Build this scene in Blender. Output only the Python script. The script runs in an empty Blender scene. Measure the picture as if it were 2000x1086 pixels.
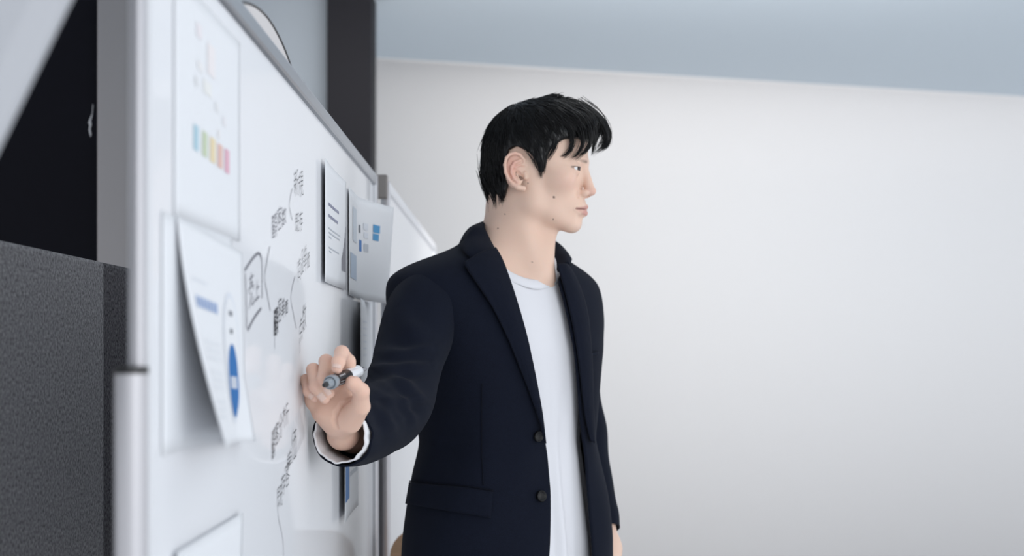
import bpy, math, random
import numpy as np
from mathutils import Vector

# ------------------------------------------------------------------ camera, world, lights
SC = bpy.context.scene
COL = SC.collection
H = 1.30                 # camera height
F = 2778.0               # focal length in pixels of a 2000 px wide frame (50 mm)
CX, CY = 1000.0, 682.0   # principal point / horizon row

cam_d = bpy.data.cameras.new('camera'); cam = bpy.data.objects.new('camera', cam_d); COL.objects.link(cam)
cam.location = (0, 0, H); cam.rotation_euler = (math.pi/2, 0, 0)
cam_d.sensor_width = 36.0; cam_d.lens = 36.0*F/2000.0
cam_d.shift_y = (CY-543.0)/2000.0
cam_d.clip_start = 0.02
cam_d.dof.use_dof = True; cam_d.dof.focus_distance = 2.12; cam_d.dof.aperture_fstop = 4.0
SC.camera = cam

world = bpy.data.worlds.new('world'); SC.world = world; world.use_nodes = True
bg = world.node_tree.nodes['Background']
bg.inputs[0].default_value = (0.93, 0.96, 1.0, 1); bg.inputs[1].default_value = 0.95

def area(name, loc, target, sx, sy, power, col):
    d = bpy.data.lights.new(name, 'AREA'); d.shape = 'RECTANGLE'; d.size = sx; d.size_y = sy
    d.energy = power; d.color = col
    o = bpy.data.objects.new(name, d); COL.objects.link(o); o.location = loc
    o.rotation_euler = (Vector(target)-Vector(loc)).to_track_quat('-Z', 'Y').to_euler()
    return o
# daylight from a tall window wall on the right, in front of the man, and a ceiling light; the back lamps are added for the wall
area('window_light', (2.1, -0.7, 1.65), (0.0, 2.4, 1.35), 2.6, 2.0, 32, (0.97, 0.985, 1.0))
area('ceiling_light', (0.75, 2.2, 2.60), (0.75, 2.2, 0.0), 1.2, 2.4, 7, (1.0, 0.98, 0.95))
area('back_wall_fill_side', (4.9, 2.6, 1.0), (-0.6, 7.0, 1.0), 2.6, 1.9, 24, (0.99, 0.985, 1.0))  # unseen side lamp added to even out the back wall
area('back_wall_fill_top', (0.25, 4.45, 2.58), (-0.1, 6.8, 1.0), 3.0, 0.9, 62, (1.0, 0.965, 0.93))  # unseen overhead lamp added to brighten the back wall

vs = SC.view_settings
vs.view_transform = 'Standard'; vs.look = 'None'; vs.exposure = 0.11; vs.gamma = 1.0; vs.use_curve_mapping = False
SC.cycles.use_denoising = True

random.seed(4); RNG = np.random.default_rng(7)

# ------------------------------------------------------------------ helpers
def at(px, py, Y):
    return np.array([(px-CX)*Y/F, Y, H+(CY-py)*Y/F])

def mat(name, col, rough=0.5, spec=0.5, metal=0.0, bump=0.0, bscale=400.0, cvar=0.0, cscale=30.0, stretch=(1,1,1),
        sss=0.0, sheen=0.0, coat=0.0, trans=0.0, alpha=1.0, attr=False, ior=1.45, emit=None):
    m = bpy.data.materials.new(name); m.use_nodes = True
    nt = m.node_tree; b = nt.nodes['Principled BSDF']
    b.inputs['Base Color'].default_value = (*col, 1)
    b.inputs['Roughness'].default_value = rough; b.inputs['Specular IOR Level'].default_value = spec
    b.inputs['Metallic'].default_value = metal; b.inputs['IOR'].default_value = ior
    b.inputs['Coat Weight'].default_value = coat; b.inputs['Transmission Weight'].default_value = trans
    b.inputs['Alpha'].default_value = alpha
    if sss:
        b.inputs['Subsurface Weight'].default_value = sss
        b.inputs['Subsurface Radius'].default_value = (1.0, 0.35, 0.2); b.inputs['Subsurface Scale'].default_value = 0.006
    if sheen:
        b.inputs['Sheen Weight'].default_value = sheen; b.inputs['Sheen Roughness'].default_value = 0.4
    tc = nt.nodes.new('ShaderNodeTexCoord'); mp = nt.nodes.new('ShaderNodeMapping')
    mp.inputs['Scale'].default_value = stretch
    nt.links.new(tc.outputs['Object'], mp.inputs['Vector'])
    src = None
    if attr:
        a = nt.nodes.new('ShaderNodeAttribute'); a.attribute_name = 'Col'; src = a.outputs['Color']
    if cvar:
        n = nt.nodes.new('ShaderNodeTexNoise'); n.inputs['Scale'].default_value = cscale; n.inputs['Detail'].default_value = 5
        nt.links.new(mp.outputs[0], n.inputs['Vector'])
        mr = nt.nodes.new('ShaderNodeMapRange'); mr.inputs['From Min'].default_value = .3; mr.inputs['From Max'].default_value = .7
        mr.inputs['To Min'].default_value = 1-cvar; mr.inputs['To Max'].default_value = 1+cvar
        nt.links.new(n.outputs['Fac'], mr.inputs['Value'])
        mx = nt.nodes.new('ShaderNodeVectorMath'); mx.operation = 'SCALE'
        if src is not None: nt.links.new(src, mx.inputs[0])
        else: mx.inputs[0].default_value = col
        nt.links.new(mr.outputs[0], mx.inputs['Scale']); src = mx.outputs[0]
    if src is not None: nt.links.new(src, b.inputs['Base Color'])
    if bump:
        n = nt.nodes.new('ShaderNodeTexNoise'); n.inputs['Scale'].default_value = bscale; n.inputs['Detail'].default_value = 3
        nt.links.new(mp.outputs[0], n.inputs['Vector'])
        bp = nt.nodes.new('ShaderNodeBump'); bp.inputs['Strength'].default_value = bump; bp.inputs['Distance'].default_value = 0.002
        nt.links.new(n.outputs['Fac'], bp.inputs['Height']); nt.links.new(bp.outputs[0], b.inputs['Normal'])
    if emit:
        b.inputs['Emission Color'].default_value = (*emit[0], 1); b.inputs['Emission Strength'].default_value = emit[1]
    return m

def empty(name, loc=(0, 0, 0), parent=None):
    o = bpy.data.objects.new(name, None); COL.objects.link(o); o.location = loc; o.empty_display_size = 0.1
    if parent: put(o, parent)
    return o

def put(o, parent):
    o.parent = parent
    w = Vector((0, 0, 0)); p = parent
    while p is not None:
        w += p.location; p = p.parent
    o.matrix_parent_inverse.identity()
    o.location = o.location - w

def meshobj(name, V, Fc, m, parent=None, smooth=True, col=None, solid=0.0, offset=-1, subsurf=0, bevel=0.0, auto=None):
    me = bpy.data.meshes.new(name)
    V = np.asarray(V, dtype=float)
    me.from_pydata(V.tolist(), [], [list(map(int, f)) for f in Fc]); me.validate(); me.update()
    if smooth: me.polygons.foreach_set('use_smooth', [True]*len(me.polygons))
    if auto is not None and smooth: me.set_sharp_from_angle(angle=math.radians(auto))
    if col is not None:
        a = me.color_attributes.new('Col', 'FLOAT_COLOR', 'POINT')
        c4 = np.ones((len(V), 4)); c4[:, :3] = col
        a.data.foreach_set('color', c4.ravel())
    mm = m if isinstance(m, (list, tuple)) else [m]
    for q in mm: me.materials.append(q)
    o = bpy.data.objects.new(name, me); COL.objects.link(o)
    if solid:
        md = o.modifiers.new('s', 'SOLIDIFY'); md.thickness = solid; md.offset = offset
    if bevel:
        md = o.modifiers.new('b', 'BEVEL'); md.width = bevel; md.segments = 2; md.limit_method = 'ANGLE'
    if subsurf:
        md = o.modifiers.new('ss', 'SUBSURF'); md.levels = subsurf; md.render_levels = subsurf
    if parent: put(o, parent)
    return o

def tag(o, label=None, cat=None, group=None, kind=None):
    if label: o['label'] = label
    if cat: o['category'] = cat
    if group: o['group'] = group
    if kind: o['kind'] = kind
    return o

class MB:
    def __init__(s): s.v = []; s.f = []
    def add(s, V, Fc):
        n = len(s.v); s.v += [tuple(map(float, p)) for p in V]; s.f += [[i+n for i in f] for f in Fc]; return s
    def box(s, lo, hi):
        x0, y0, z0 = lo; x1, y1, z1 = hi
        return s.add([(x0,y0,z0),(x1,y0,z0),(x1,y1,z0),(x0,y1,z0),(x0,y0,z1),(x1,y0,z1),(x1,y1,z1),(x0,y1,z1)],
              [(3,2,1,0),(4,5,6,7),(0,1,5,4),(1,2,6,5),(2,3,7,6),(3,0,4,7)])
    def tube(s, pts, rad, n=16, caps=True):
        V, Fc = tube(pts, rad, n, caps); return s.add(V, Fc)
    def build(s, name, m, parent=None, **k): return meshobj(name, s.v, s.f, m, parent, **k)

def frames(pts):
    P = np.asarray(pts, float); T = np.gradient(P, axis=0); T /= np.linalg.norm(T, axis=1)[:, None]+1e-12
    ref = np.array([0, 0, 1.0]) if abs(T[0][2]) < .9 else np.array([1.0, 0, 0])
    N = np.zeros_like(P); n = ref-T[0]*ref.dot(T[0]); N[0] = n/np.linalg.norm(n)
    for i in range(1, len(P)):
        n = N[i-1]-T[i]*N[i-1].dot(T[i]); N[i] = n/(np.linalg.norm(n)+1e-12)
    return P, T, N, np.cross(T, N)

def tube(pts, rad, n=16, caps=True):
    P, T, N, B = frames(pts); rad = np.broadcast_to(np.asarray(rad, float), (len(P),))
    a = np.linspace(0, 2*np.pi, n, endpoint=False)
    V = (P[:, None]+rad[:, None, None]*(np.cos(a)[None, :, None]*N[:, None]+np.sin(a)[None, :, None]*B[:, None])).reshape(-1, 3)
    Fc = [(i*n+j, i*n+(j+1) % n, (i+1)*n+(j+1) % n, (i+1)*n+j) for i in range(len(P)-1) for j in range(n)]
    if caps: Fc += [tuple(range(n-1, -1, -1)), tuple((len(P)-1)*n+j for j in range(n))]
    return V, Fc

def smooth_path(pts, n):
    P = np.asarray(pts, float); k = len(P)
    E = np.vstack([2*P[0]-P[1], P, 2*P[-1]-P[-2]])
    t = np.linspace(0, k-1-1e-9, n); i = t.astype(int); u = (t-i)[:, None]
    a, b, c, d = E[i], E[i+1], E[i+2], E[i+3]
    return .5*((2*b)+(-a+c)*u+(2*a-5*b+4*c-d)*u*u+(-a+3*b-3*c+d)*u**3)

def grid_faces(nr, nc, wrap=False):
    return [(i*nc+j, i*nc+(j+1) % nc, (i+1)*nc+(j+1) % nc, (i+1)*nc+j) for i in range(nr-1) for j in range(nc if wrap else nc-1)]

# ------------------------------------------------------------------ SDF sculpting kit
def smin(a, b, k):
    h = np.maximum(k-np.abs(a-b), 0)/k
    return np.minimum(a, b)-h*h*k*.25
def smax(a, b, k): return -smin(-a, -b, k)
def ell(p, c, r):
    q = p-np.asarray(c, float); r = np.asarray(r, float)
    k0 = np.sqrt((q/r)**2 @ np.ones(3)); k1 = np.sqrt((q/(r*r))**2 @ np.ones(3))
    return k0*(k0-1)/(k1+1e-9)
def cap(p, a, b, ra, rb=None):
    a = np.asarray(a, float); b = np.asarray(b, float); rb = ra if rb is None else rb
    ab = b-a; t = np.clip(((p-a) @ ab)/(ab @ ab), 0, 1)
    return np.linalg.norm(p-a-t[:, None]*ab, axis=1)-(ra+(rb-ra)*t)

def mesh_sdf(fn, lo, hi, h, bs=8, slack=1.35, newton=1):
    lo = np.asarray(lo, float); hi = np.asarray(hi, float)
    nb = np.ceil((hi-lo)/(h*bs)).astype(int)
    bi = np.stack(np.meshgrid(*[np.arange(n) for n in nb], indexing='ij'), -1).reshape(-1, 3)
    d = fn(lo+(bi+.5)*h*bs)
    bi = bi[np.abs(d) < slack*.87*bs*h]
    loc = np.stack(np.meshgrid(*[np.arange(bs+1)]*3, indexing='ij'), -1)
    NN = nb*bs+2
    vid, vpos, quads = [], [], []
    corners = [(i, j, k) for i in (0, 1) for j in (0, 1) for k in (0, 1)]
    for s in range(0, len(bi), 400):
        blk = bi[s:s+400]; g = blk[:, None, None, None, :]*bs+loc[None]
        D = fn(lo+g.reshape(-1, 3)*h).reshape(g.shape[:-1])
        ins = D < 0
        cnt = sum(ins[:, i:i+bs, j:j+bs, k:k+bs].astype(np.int8) for i, j, k in corners)
        w = np.nonzero((cnt > 0) & (cnt < 8))
        if len(w[0]):
            cv = {c: D[w[0], w[1]+c[0], w[2]+c[1], w[3]+c[2]] for c in corners}
            acc = np.zeros((len(w[0]), 3)); num = np.zeros(len(w[0]))
            for c in corners:
                for ax in range(3):
                    if c[ax] == 0:
                        e = list(c); e[ax] = 1; a, b = cv[c], cv[tuple(e)]
                        x = (a < 0) != (b < 0); t = np.where(x, a/(a-b+1e-20), 0)
                        pt = np.array(c, float)[None]+np.eye(3)[ax][None]*t[:, None]
                        acc += pt*x[:, None]; num += x
            gi = blk[w[0]]*bs+np.stack(w[1:], -1)
            vid.append((gi[:, 0]*NN[1]+gi[:, 1])*NN[2]+gi[:, 2]); vpos.append(lo+(gi+acc/num[:, None])*h)
        for ax in range(3):
            e = np.eye(3, dtype=int)[ax]
            A = ins[:, :bs, :bs, :bs]; B = ins[:, e[0]:bs+e[0], e[1]:bs+e[1], e[2]:bs+e[2]]
            w = np.nonzero(A != B)
            if not len(w[0]): continue
            gi = blk[w[0]]*bs+np.stack(w[1:], -1); flip = A[w]
            o1 = np.eye(3, dtype=int)[(ax+1) % 3]; o2 = np.eye(3, dtype=int)[(ax+2) % 3]
            q = np.stack([gi, gi-o1, gi-o1-o2, gi-o2], 1)
            q = (q[..., 0]*NN[1]+q[..., 1])*NN[2]+q[..., 2]
            q[~flip] = q[~flip][:, ::-1]
            quads.append(q)
    vid = np.concatenate(vid); vpos = np.concatenate(vpos); quads = np.concatenate(quads)
    o = np.argsort(vid); vid = vid[o]; vpos = vpos[o]
    ix = np.clip(np.searchsorted(vid, quads), 0, len(vid)-1)
    ok = (vid[ix] == quads).all(1)
    for _ in range(newton):
        e = h*.5; g = np.stack([(fn(vpos+e*np.eye(3)[a])-fn(vpos-e*np.eye(3)[a]))/(2*e) for a in range(3)], -1)
        dd = fn(vpos); gn = (g*g).sum(1)+1e-6
        vpos = vpos-np.clip(dd/gn, -h*.5, h*.5)[:, None]*g
    return vpos, ix[ok]

# ------------------------------------------------------------------ materials
M = {}
M['wall'] = mat('wall_paint', (.90, .89, .89), .8, .2, bump=.03, bscale=300)
M['ceil'] = mat('ceiling_paint', (.60, .675, .74), .8, .2)
M['greywall'] = mat('grey_wall_paint', (.23, .26, .295), .7, .3)
M['dark'] = mat('dark_panel', (.006, .006, .010), .5, .1)
M['column'] = mat('dark_column_paint', (.007, .007, .010), .6, .15)
M['steel'] = mat('brushed_steel', (.36, .345, .35), .42, .5, metal=.85, bump=.05, bscale=90, stretch=(8, 8, .2))
M['alu'] = mat('anodised_aluminium', (.40, .42, .455), .36, .5, metal=.9)
M['alu2'] = mat('pale_aluminium', (.50, .495, .52), .45, .5, metal=.6)
M['felt'] = mat('grey_felt', (.36, .352, .36), .95, .1, bump=1.0, bscale=300, cvar=.55, cscale=210)
M['felt_dark'] = mat('charcoal_felt', (.14, .135, .145), .95, .1, bump=1.0, bscale=300, cvar=.7, cscale=200)
M['board'] = mat('whiteboard_enamel', (.775, .785, .815), .07, .5, ior=1.065)
M['paper'] = mat('paper', (.77, .785, .815), .75, .2)
M['black'] = mat('black_plastic', (.012, .012, .014), .35, .5)
M['floor'] = mat('pale_floor', (.78, .78, .79), .95, .1, bump=.6, bscale=300, cvar=.2, cscale=200)
M['wood'] = mat('light_wood', (.62, .40, .25), .5, .4, cvar=.15, cscale=12, stretch=(1, 1, 8))
M['ink'] = mat('marker_ink', (.055, .055, .065), .6, .3)
M['inkgrey'] = mat('faded_marker_ink', (.20, .20, .23), .6, .3)
M['skin'] = mat('skin', (.8, .6, .5), .46, .35, sss=.16, bump=.06, bscale=900, attr=True)
M['hair'] = mat('black_hair', (.0040, .0038, .0045), .30, .40)
M['wool'] = mat('navy_wool', (.0064, .0086, .0172), .9, .12, bump=.35, bscale=1400, cvar=.25, cscale=900, sheen=.03)
M['thread'] = mat('navy_seam', (.006, .007, .012), .9, .1)
M['lining'] = mat('black_lining', (.006, .006, .009), .6, .3)
M['tee'] = mat('white_jersey', (.75, .75, .785), .9, .1, bump=.15, bscale=1200)
M['cuff'] = mat('white_cuff_cotton', (.82, .82, .84), .9, .1, bump=.2, bscale=700)
M['button'] = mat('black_button', (.004, .004, .005), .35, .3)
M['trouser'] = mat('dark_trouser_wool', (.012, .013, .018), .9, .2)
M['eye'] = mat('eye', (.8, .8, .8), .12, .5, attr=True)
M['nail'] = mat('fingernail', (.80, .57, .49), .38, .4, sss=.1)
def flat(name, c, rough=.7): 
    M[name] = mat(name, c, rough, .2); return M[name]
M['rail'] = mat('white_rail_paint', (.72, .73, .76), .35, .4)

# ------------------------------------------------------------------ the room
def struct(o): o['kind'] = 'structure'; return o
CEIL = 2.64
struct(MB().box((-3.2, -1.2, -.1), (5.2, 9.2, 0)).build('floor', M['floor'], smooth=False))
struct(MB().box((-3.2, -1.2, CEIL), (5.2, 9.2, CEIL+.1)).build('ceiling', M['ceil'], smooth=False))
# back wall with a coved top added to soften the shade below the ceiling, running slightly away to the right
def back_wall():
    A = np.array([-1.3, 6.92-.30*(.63)]); B = np.array([5.2, 6.92+.30*(5.87)])
    n = np.array([.287, -.958])
    R = .38
    prof = [(0, 0), (0, CEIL-R)]
    prof += [(R*(1-math.cos(t)), CEIL-R+R*math.sin(t)) for t in np.linspace(0.12, math.pi/2, 12)]
    V = []
    for (q, z) in prof:
        for E in (A, B):
            p = E+n*q; V.append((p[0], p[1], z))
    k = len(prof)
    return meshobj('wall_back', V, [(2*i, 2*i+1, 2*i+3, 2*i+2) for i in range(k-1)], M['wall'], solid=.05, offset=-1)
struct(back_wall())
struct(MB().box((-3.2, 5.38, 0), (-.68, 5.50, CEIL)).build('wall_far_left', M['greywall'], smooth=False))
struct(MB().box((-.6906, 5.30, 0), (-.5247, 5.50, CEIL)).build('trim_1', M['column'], smooth=False, bevel=.004))
wl = struct(MB().box((-3.2, 3.30, 0), (-.952, 3.42, CEIL)).build('wall_left', M['dark'], smooth=False))
struct(MB().box((-.954, 3.27, 0), (-.86, 3.45, CEIL)).build('trim_2', M['steel'], smooth=False, bevel=.003))
# pale chip in the paint of the dark panel
def chip():
    pts = [(181, 203), (179.5, 222), (175, 232), (172, 240), (174.5, 244), (173, 254), (176.5, 268), (178.5, 262), (176.5, 252), (179, 243), (177.5, 236), (180, 228), (181, 220), (182, 205)]
    V = [at(x, y, 3.299) for x, y in pts]
    m = flat('bare_plaster', (.55, .55, .57)); o = meshobj('paint_chip', V, [list(range(len(V)))], m, wl, smooth=False, solid=.001)
    return o
chip()
# pale slanted panel for an unidentified shape in the picture's top left corner
def slanted_panel():
    Y0, Y1 = .85, .93
    a = at(0, 345, Y0); b = at(168, 0, Y0); d = b-a
    low = a-d*1.6; top = a+d*((CEIL-a[2])/d[2])
    P = [low, top, np.array([-1.5, Y0, CEIL]), np.array([-1.5, Y0, low[2]])]
    V = [tuple(p) for p in P]+[(p[0]-.06, Y1, p[2]) for p in P]
    return meshobj('wall_slanted', V, [(0, 1, 2, 3), (7, 6, 5, 4), (0, 4, 5, 1), (1, 5, 6, 2), (2, 6, 7, 3), (3, 7, 4, 0)],
                   flat('slanted_panel_paint', (.47, .48, .51)), smooth=False, bevel=.03)
struct(slanted_panel())

# ------------------------------------------------------------------ felt partitions
def partition(label, X, Y0, Y1, top, m):
    e = empty('felt_partition', (X-.02, (Y0+Y1)/2, 0)); tag(e, label, 'partition', 'felt partitions behind the whiteboard')
    MB().box((X-.04, Y0, .03), (X, Y1, top)).build('felt_panel', m, e, smooth=False, bevel=.006)
    for yy in (Y0+.08, Y1-.08):
        MB().box((X-.17, yy-.025, 0), (X+.13, yy+.025, .03)).build('foot', M['black'], e, smooth=False, bevel=.004)
partition('mid grey felt partition in the left foreground, the lighter and larger one', -.60, 1.12, 2.095, H+.1285, M['felt'])
partition('charcoal felt partition, the darker strip between the grey one and the whiteboard post', -.625, 2.105, 3.05, H+.1335, M['felt_dark'])

# ------------------------------------------------------------------ whiteboards
BX = -.284; BY0, BY1 = 1.105, 2.905; BT = H+.337; BB = H-.563
def whiteboard(label, X, Y0, Y1, top, bot):
    e = empty('whiteboard', (X, (Y0+Y1)/2, 0)); tag(e, label, 'whiteboard', 'mobile whiteboards standing in line')
    MB().box((X-.014, Y0, bot), (X, Y1, top)).build('panel', M['board'], e, smooth=False)
    MB().box((X-.022, Y0-.012, top), (X+.006, Y1+.014, top+.024)).build('top_rail', M['alu'] if X == BX else M['rail'], e, smooth=False, bevel=.005)
    MB().box((X-.022, Y0-.012, bot-.024), (X+.006, Y1+.014, bot)).build('bottom_rail', M['alu'], e, smooth=False, bevel=.005)
    for y0, y1 in ((Y0-.012, Y0), (Y1, Y1+.014)):
        MB().box((X-.008, y0, bot), (X+.006, y1, top)).build('side_rail', M['rail'], e, smooth=False, bevel=.003)
    for yy in (Y0-.030, Y1+.034):
        MB().tube([(X+.001, yy, .75), (X+.001, yy, top+.022)], .0058, 20).build('inner_post', M['alu2'], e, auto=40)
        t = MB().tube([(X-.004, yy, .09), (X-.004, yy, H-.0185)], .0124, 24).build('outer_tube', M['alu2'], e, auto=40)
        MB().tube([(X-.004, yy, H-.0185), (X-.004, yy, H-.0130)], .0132, 24).build('collar', M['black'], t, auto=40)
        f = MB().box((X-.30, yy-.02, .06), (X+.09, yy+.02, .09)).build('foot', M['alu'], e, smooth=False, bevel=.005)
        for q in (-.28, .07):
            MB().tube([(X+q, yy-.012, .03), (X+q, yy+.012, .03)], .03, 18).build('caster', M['black'], f, auto=40)
    if X == BX: MB().box((X, Y0+.1, bot-.03), (X+.06, Y1-.1, bot-.022)).build("pen_tray", M["alu"], e, smooth=False, bevel=.003)
    return e
wb = whiteboard('large mobile whiteboard with handwriting that the man touches', BX, BY0, BY1, BT, BB)
wb2 = whiteboard('blank mobile whiteboard standing behind the man, beyond the first one', -.267, 3.05, 4.85, BT-.002, BB)
MB().box((-.285, 2.985, BT-.02), (-.262, 3.006, BT+.03)).build('post_cap', flat('brown_grey_cap', (.27, .25, .24)), wb2, smooth=False, bevel=.003)
# crescent of trim lifting off the top rail
def crescent():
    e = empty('trim_strip', (BX-.008, 1.66, BT+.024)); tag(e, 'bowed pale plastic trim strip with dark edges on the whiteboard top rail', 'trim strip')
    n = 24; y = np.linspace(1.49, 1.85, n); hgt = .026*np.sin(np.pi*np.linspace(0, 1, n))**.8
    x0, x1 = BX-.016, BX-.002; z0 = BT+.0245
    V = []
    for i in range(n): V += [(x0, y[i], z0), (x0, y[i], z0+hgt[i]), (x1, y[i], z0+hgt[i]), (x1, y[i], z0)]
    Fc = [(4*i+k, 4*i+(k+1) % 4, 4*i+4+(k+1) % 4, 4*i+4+k) for i in range(n-1) for k in range(4)]
    meshobj('strip', V, Fc, flat('pale_strip', (.62, .60, .60)), e, auto=30)
    MB().tube([(x1, y[i], z0+hgt[i]) for i in range(n)], .0016, 6).build('edge_bead', M['black'], e)
    MB().tube([(x1+.001, y, z0) for y in np.linspace(1.485, 2.05, 12)], .0012, 6).build('edge_bead', M['black'], e)
crescent()

# ------------------------------------------------------------------ handwriting on the board
def bpt(px, py, off=.0006):
    X = BX+off; Y = -X*F/(CX-px); return np.array([X, Y, H+(CY-py)*Y/F])
def ribbon(mb, pts, w):
    P = np.array([bpt(*p) for p in pts])
    if len(P) > 2: P = smooth_path(P, len(P)*3)
    T = np.gradient(P, axis=0); T /= np.linalg.norm(T, axis=1)[:, None]+1e-9
    N = np.stack([np.zeros(len(P)), -T[:, 2], T[:, 1]], 1)*w*.5
    V = np.vstack([P+N, P-N]); k = len(P)
    V2 = V.copy(); V2[:, 0] += .0004
    Fc = [(i, i+1, k+i+1, k+i) for i in range(k-1)]
    mb.add(V2, Fc)
# strokes on a unit square, y down
G = {
 '新': [[(.25,.02),(.27,.12)],[(.05,.16),(.48,.14)],[(.14,.22),(.18,.33)],[(.4,.2),(.34,.33)],[(.02,.38),(.5,.36)],[(.04,.56),(.48,.53)],[(.26,.38),(.27,.98)],[(.24,.58),(.04,.82)],[(.3,.6),(.48,.72)],[(.86,.04),(.6,.16),(.6,.5),(.5,.95)],[(.6,.42),(.98,.4)],[(.82,.42),(.82,1)]],
 '規': [[(.05,.2),(.42,.17)],[(.02,.42),(.45,.4)],[(.24,.02),(.24,.45),(.04,.85)],[(.26,.5),(.44,.7)],[(.54,.08),(.54,.6)],[(.54,.08),(.9,.06),(.9,.6)],[(.54,.24),(.9,.23)],[(.54,.4),(.9,.4)],[(.54,.58),(.9,.57)],[(.62,.6),(.6,.78),(.42,.98)],[(.78,.6),(.78,.9),(1,.92),(1,.78)]],
 '既': [[(.08,.08),(.08,.8),(.36,.7)],[(.08,.08),(.4,.06),(.4,.42)],[(.08,.24),(.4,.24)],[(.08,.42),(.4,.41)],[(.3,.55),(.46,.84)],[(.54,.1),(.94,.08)],[(.6,.1),(.58,.44),(1,.42)],[(.8,.1),(.76,.5),(.48,.96)],[(.76,.54),(.78,.92),(1,.92),(1,.76)]],
 '存': [[(.06,.16),(.94,.14)],[(.4,.0),(.3,.3),(.04,.6)],[(.22,.42),(.22,.98)],[(.42,.4),(.86,.38),(.66,.54)],[(.66,.54),(.68,.9),(.54,.96)],[(.4,.66),(.98,.64)]],
 '顧': [[(.04,.06),(.46,.04)],[(.1,.14),(.42,.13),(.42,.26),(.1,.28)],[(.1,.14),(.08,.5),(.02,.9)],[(.2,.34),(.14,.52)],[(.2,.46),(.2,.92)],[(.2,.48),(.48,.46)],[(.2,.6),(.46,.6)],[(.2,.74),(.46,.74)],[(.2,.9),(.5,.88)],[(.34,.34),(.34,.9)],[(.54,.06),(.98,.04)],[(.74,.06),(.66,.2)],[(.6,.22),(.6,.74)],[(.6,.22),(.92,.2),(.92,.74)],[(.6,.38),(.92,.38)],[(.6,.55),(.92,.55)],[(.6,.74),(.92,.73)],[(.68,.78),(.54,.98)],[(.82,.78),(.98,.96)]],
 '客': [[(.5,.0),(.5,.12)],[(.08,.3),(.1,.16),(.92,.14),(.86,.28)],[(.42,.24),(.12,.52)],[(.34,.32),(.72,.3),(.14,.68)],[(.36,.4),(.96,.66)],[(.3,.68),(.3,.98)],[(.3,.68),(.74,.67),(.74,.97)],[(.3,.94),(.74,.93)]],
 '数': [[(.12,.06),(.18,.2)],[(.42,.04),(.34,.2)],[(.02,.26),(.5,.24)],[(.26,.02),(.26,.5)],[(.24,.28),(.04,.46)],[(.3,.3),(.48,.42)],[(.02,.64),(.5,.62)],[(.24,.52),(.1,.78),(.44,.96)],[(.4,.6),(.3,.8),(.04,.98)],[(.68,.02),(.54,.4)],[(.62,.24),(.98,.22)],[(.86,.24),(.76,.66),(.5,.98)],[(.62,.42),(.76,.76),(1,.96)]],
 '単': [[(.2,.02),(.26,.14)],[(.48,.0),(.5,.13)],[(.8,.0),(.7,.14)],[(.16,.2),(.16,.6)],[(.16,.2),(.84,.18),(.84,.6)],[(.16,.38),(.84,.38)],[(.16,.58),(.84,.57)],[(.02,.76),(.98,.74)],[(.5,.2),(.5,1)]],
 '価': [[(.3,.0),(.04,.46)],[(.2,.28),(.2,1)],[(.36,.14),(1,.12)],[(.4,.36),(.42,.94)],[(.4,.36),(.96,.34),(.94,.94)],[(.42,.9),(.94,.9)],[(.58,.14),(.58,.88)],[(.78,.14),(.78,.88)]],
 '売': [[(.1,.14),(.9,.12)],[(.5,.0),(.5,.3)],[(.24,.3),(.78,.28)],[(.08,.56),(.1,.42),(.92,.4),(.86,.54)],[(.38,.56),(.34,.78),(.06,.98)],[(.62,.54),(.62,.92),(.96,.92),(.96,.74)]],
 '上': [[(.48,.04),(.48,.9)],[(.5,.42),(.86,.4)],[(.04,.92),(.98,.88)]],
 '点': [[(.48,.0),(.48,.34)],[(.48,.16),(.88,.14)],[(.2,.34),(.2,.66)],[(.2,.34),(.82,.33),(.8,.66)],[(.2,.64),(.8,.63)],[(.12,.76),(.02,.98)],[(.36,.78),(.4,.96)],[(.6,.76),(.66,.94)],[(.84,.74),(.98,.96)]],
 '分': [[(.4,.02),(.06,.46)],[(.58,.0),(.98,.44)],[(.26,.46),(.76,.44),(.66,.94),(.54,.9)],[(.44,.46),(.36,.74),(.08,.98)]],
 '析': [[(.02,.24),(.46,.22)],[(.24,.0),(.24,1)],[(.22,.28),(.02,.62)],[(.28,.32),(.44,.5)],[(.86,.02),(.58,.12),(.58,.5),(.48,.96)],[(.58,.4),(1,.38)],[(.8,.4),(.8,1)]],
 '品': [[(.28,.04),(.28,.4)],[(.28,.04),(.74,.03),(.72,.4)],[(.28,.38),(.72,.38)],[(.06,.54),(.06,.96)],[(.06,.54),(.42,.53),(.42,.95)],[(.06,.92),(.42,.92)],[(.56,.54),(.56,.96)],[(.56,.54),(.94,.53),(.94,.95)],[(.56,.92),(.94,.92)]],
 '商': [[(.5,.0),(.5,.12)],[(.06,.16),(.94,.14)],[(.3,.2),(.36,.3)],[(.7,.18),(.62,.3)],[(.1,.34),(.1,1)],[(.1,.34),(.92,.33),(.92,.98),(.8,.94)],[(.4,.42),(.28,.58)],[(.58,.42),(.74,.56)],[(.32,.64),(.32,.88)],[(.32,.64),(.7,.63),(.7,.88)],[(.32,.86),(.7,.86)]],
}
def word(chars, w, m, shear=0.0):
    mb = MB()
    for ch, (x0, y0, x1, y1) in chars:
        for st in G[ch]:
            ribbon(mb, [(x0+u*(x1-x0), y0+v*(y1-y0)+shear*(u-.5)+random.uniform(-.8, .8)) for u, v in st], w*.42)
    o = mb.build('handwriting', m, wb, smooth=False); return o
def strokes(lines, w, m):
    mb = MB()
    for l in lines: ribbon(mb, l, w*.7)
    return mb.build('handwriting', m, wb, smooth=False)
word([('新', (574, 330, 583, 384)), ('規', (583, 334, 592, 386))], .0026, M['ink'], -6)
word([('既', (577, 416, 583.5, 455)), ('存', (584.5, 412, 591, 452))], .0024, M['ink'], -5)
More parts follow.
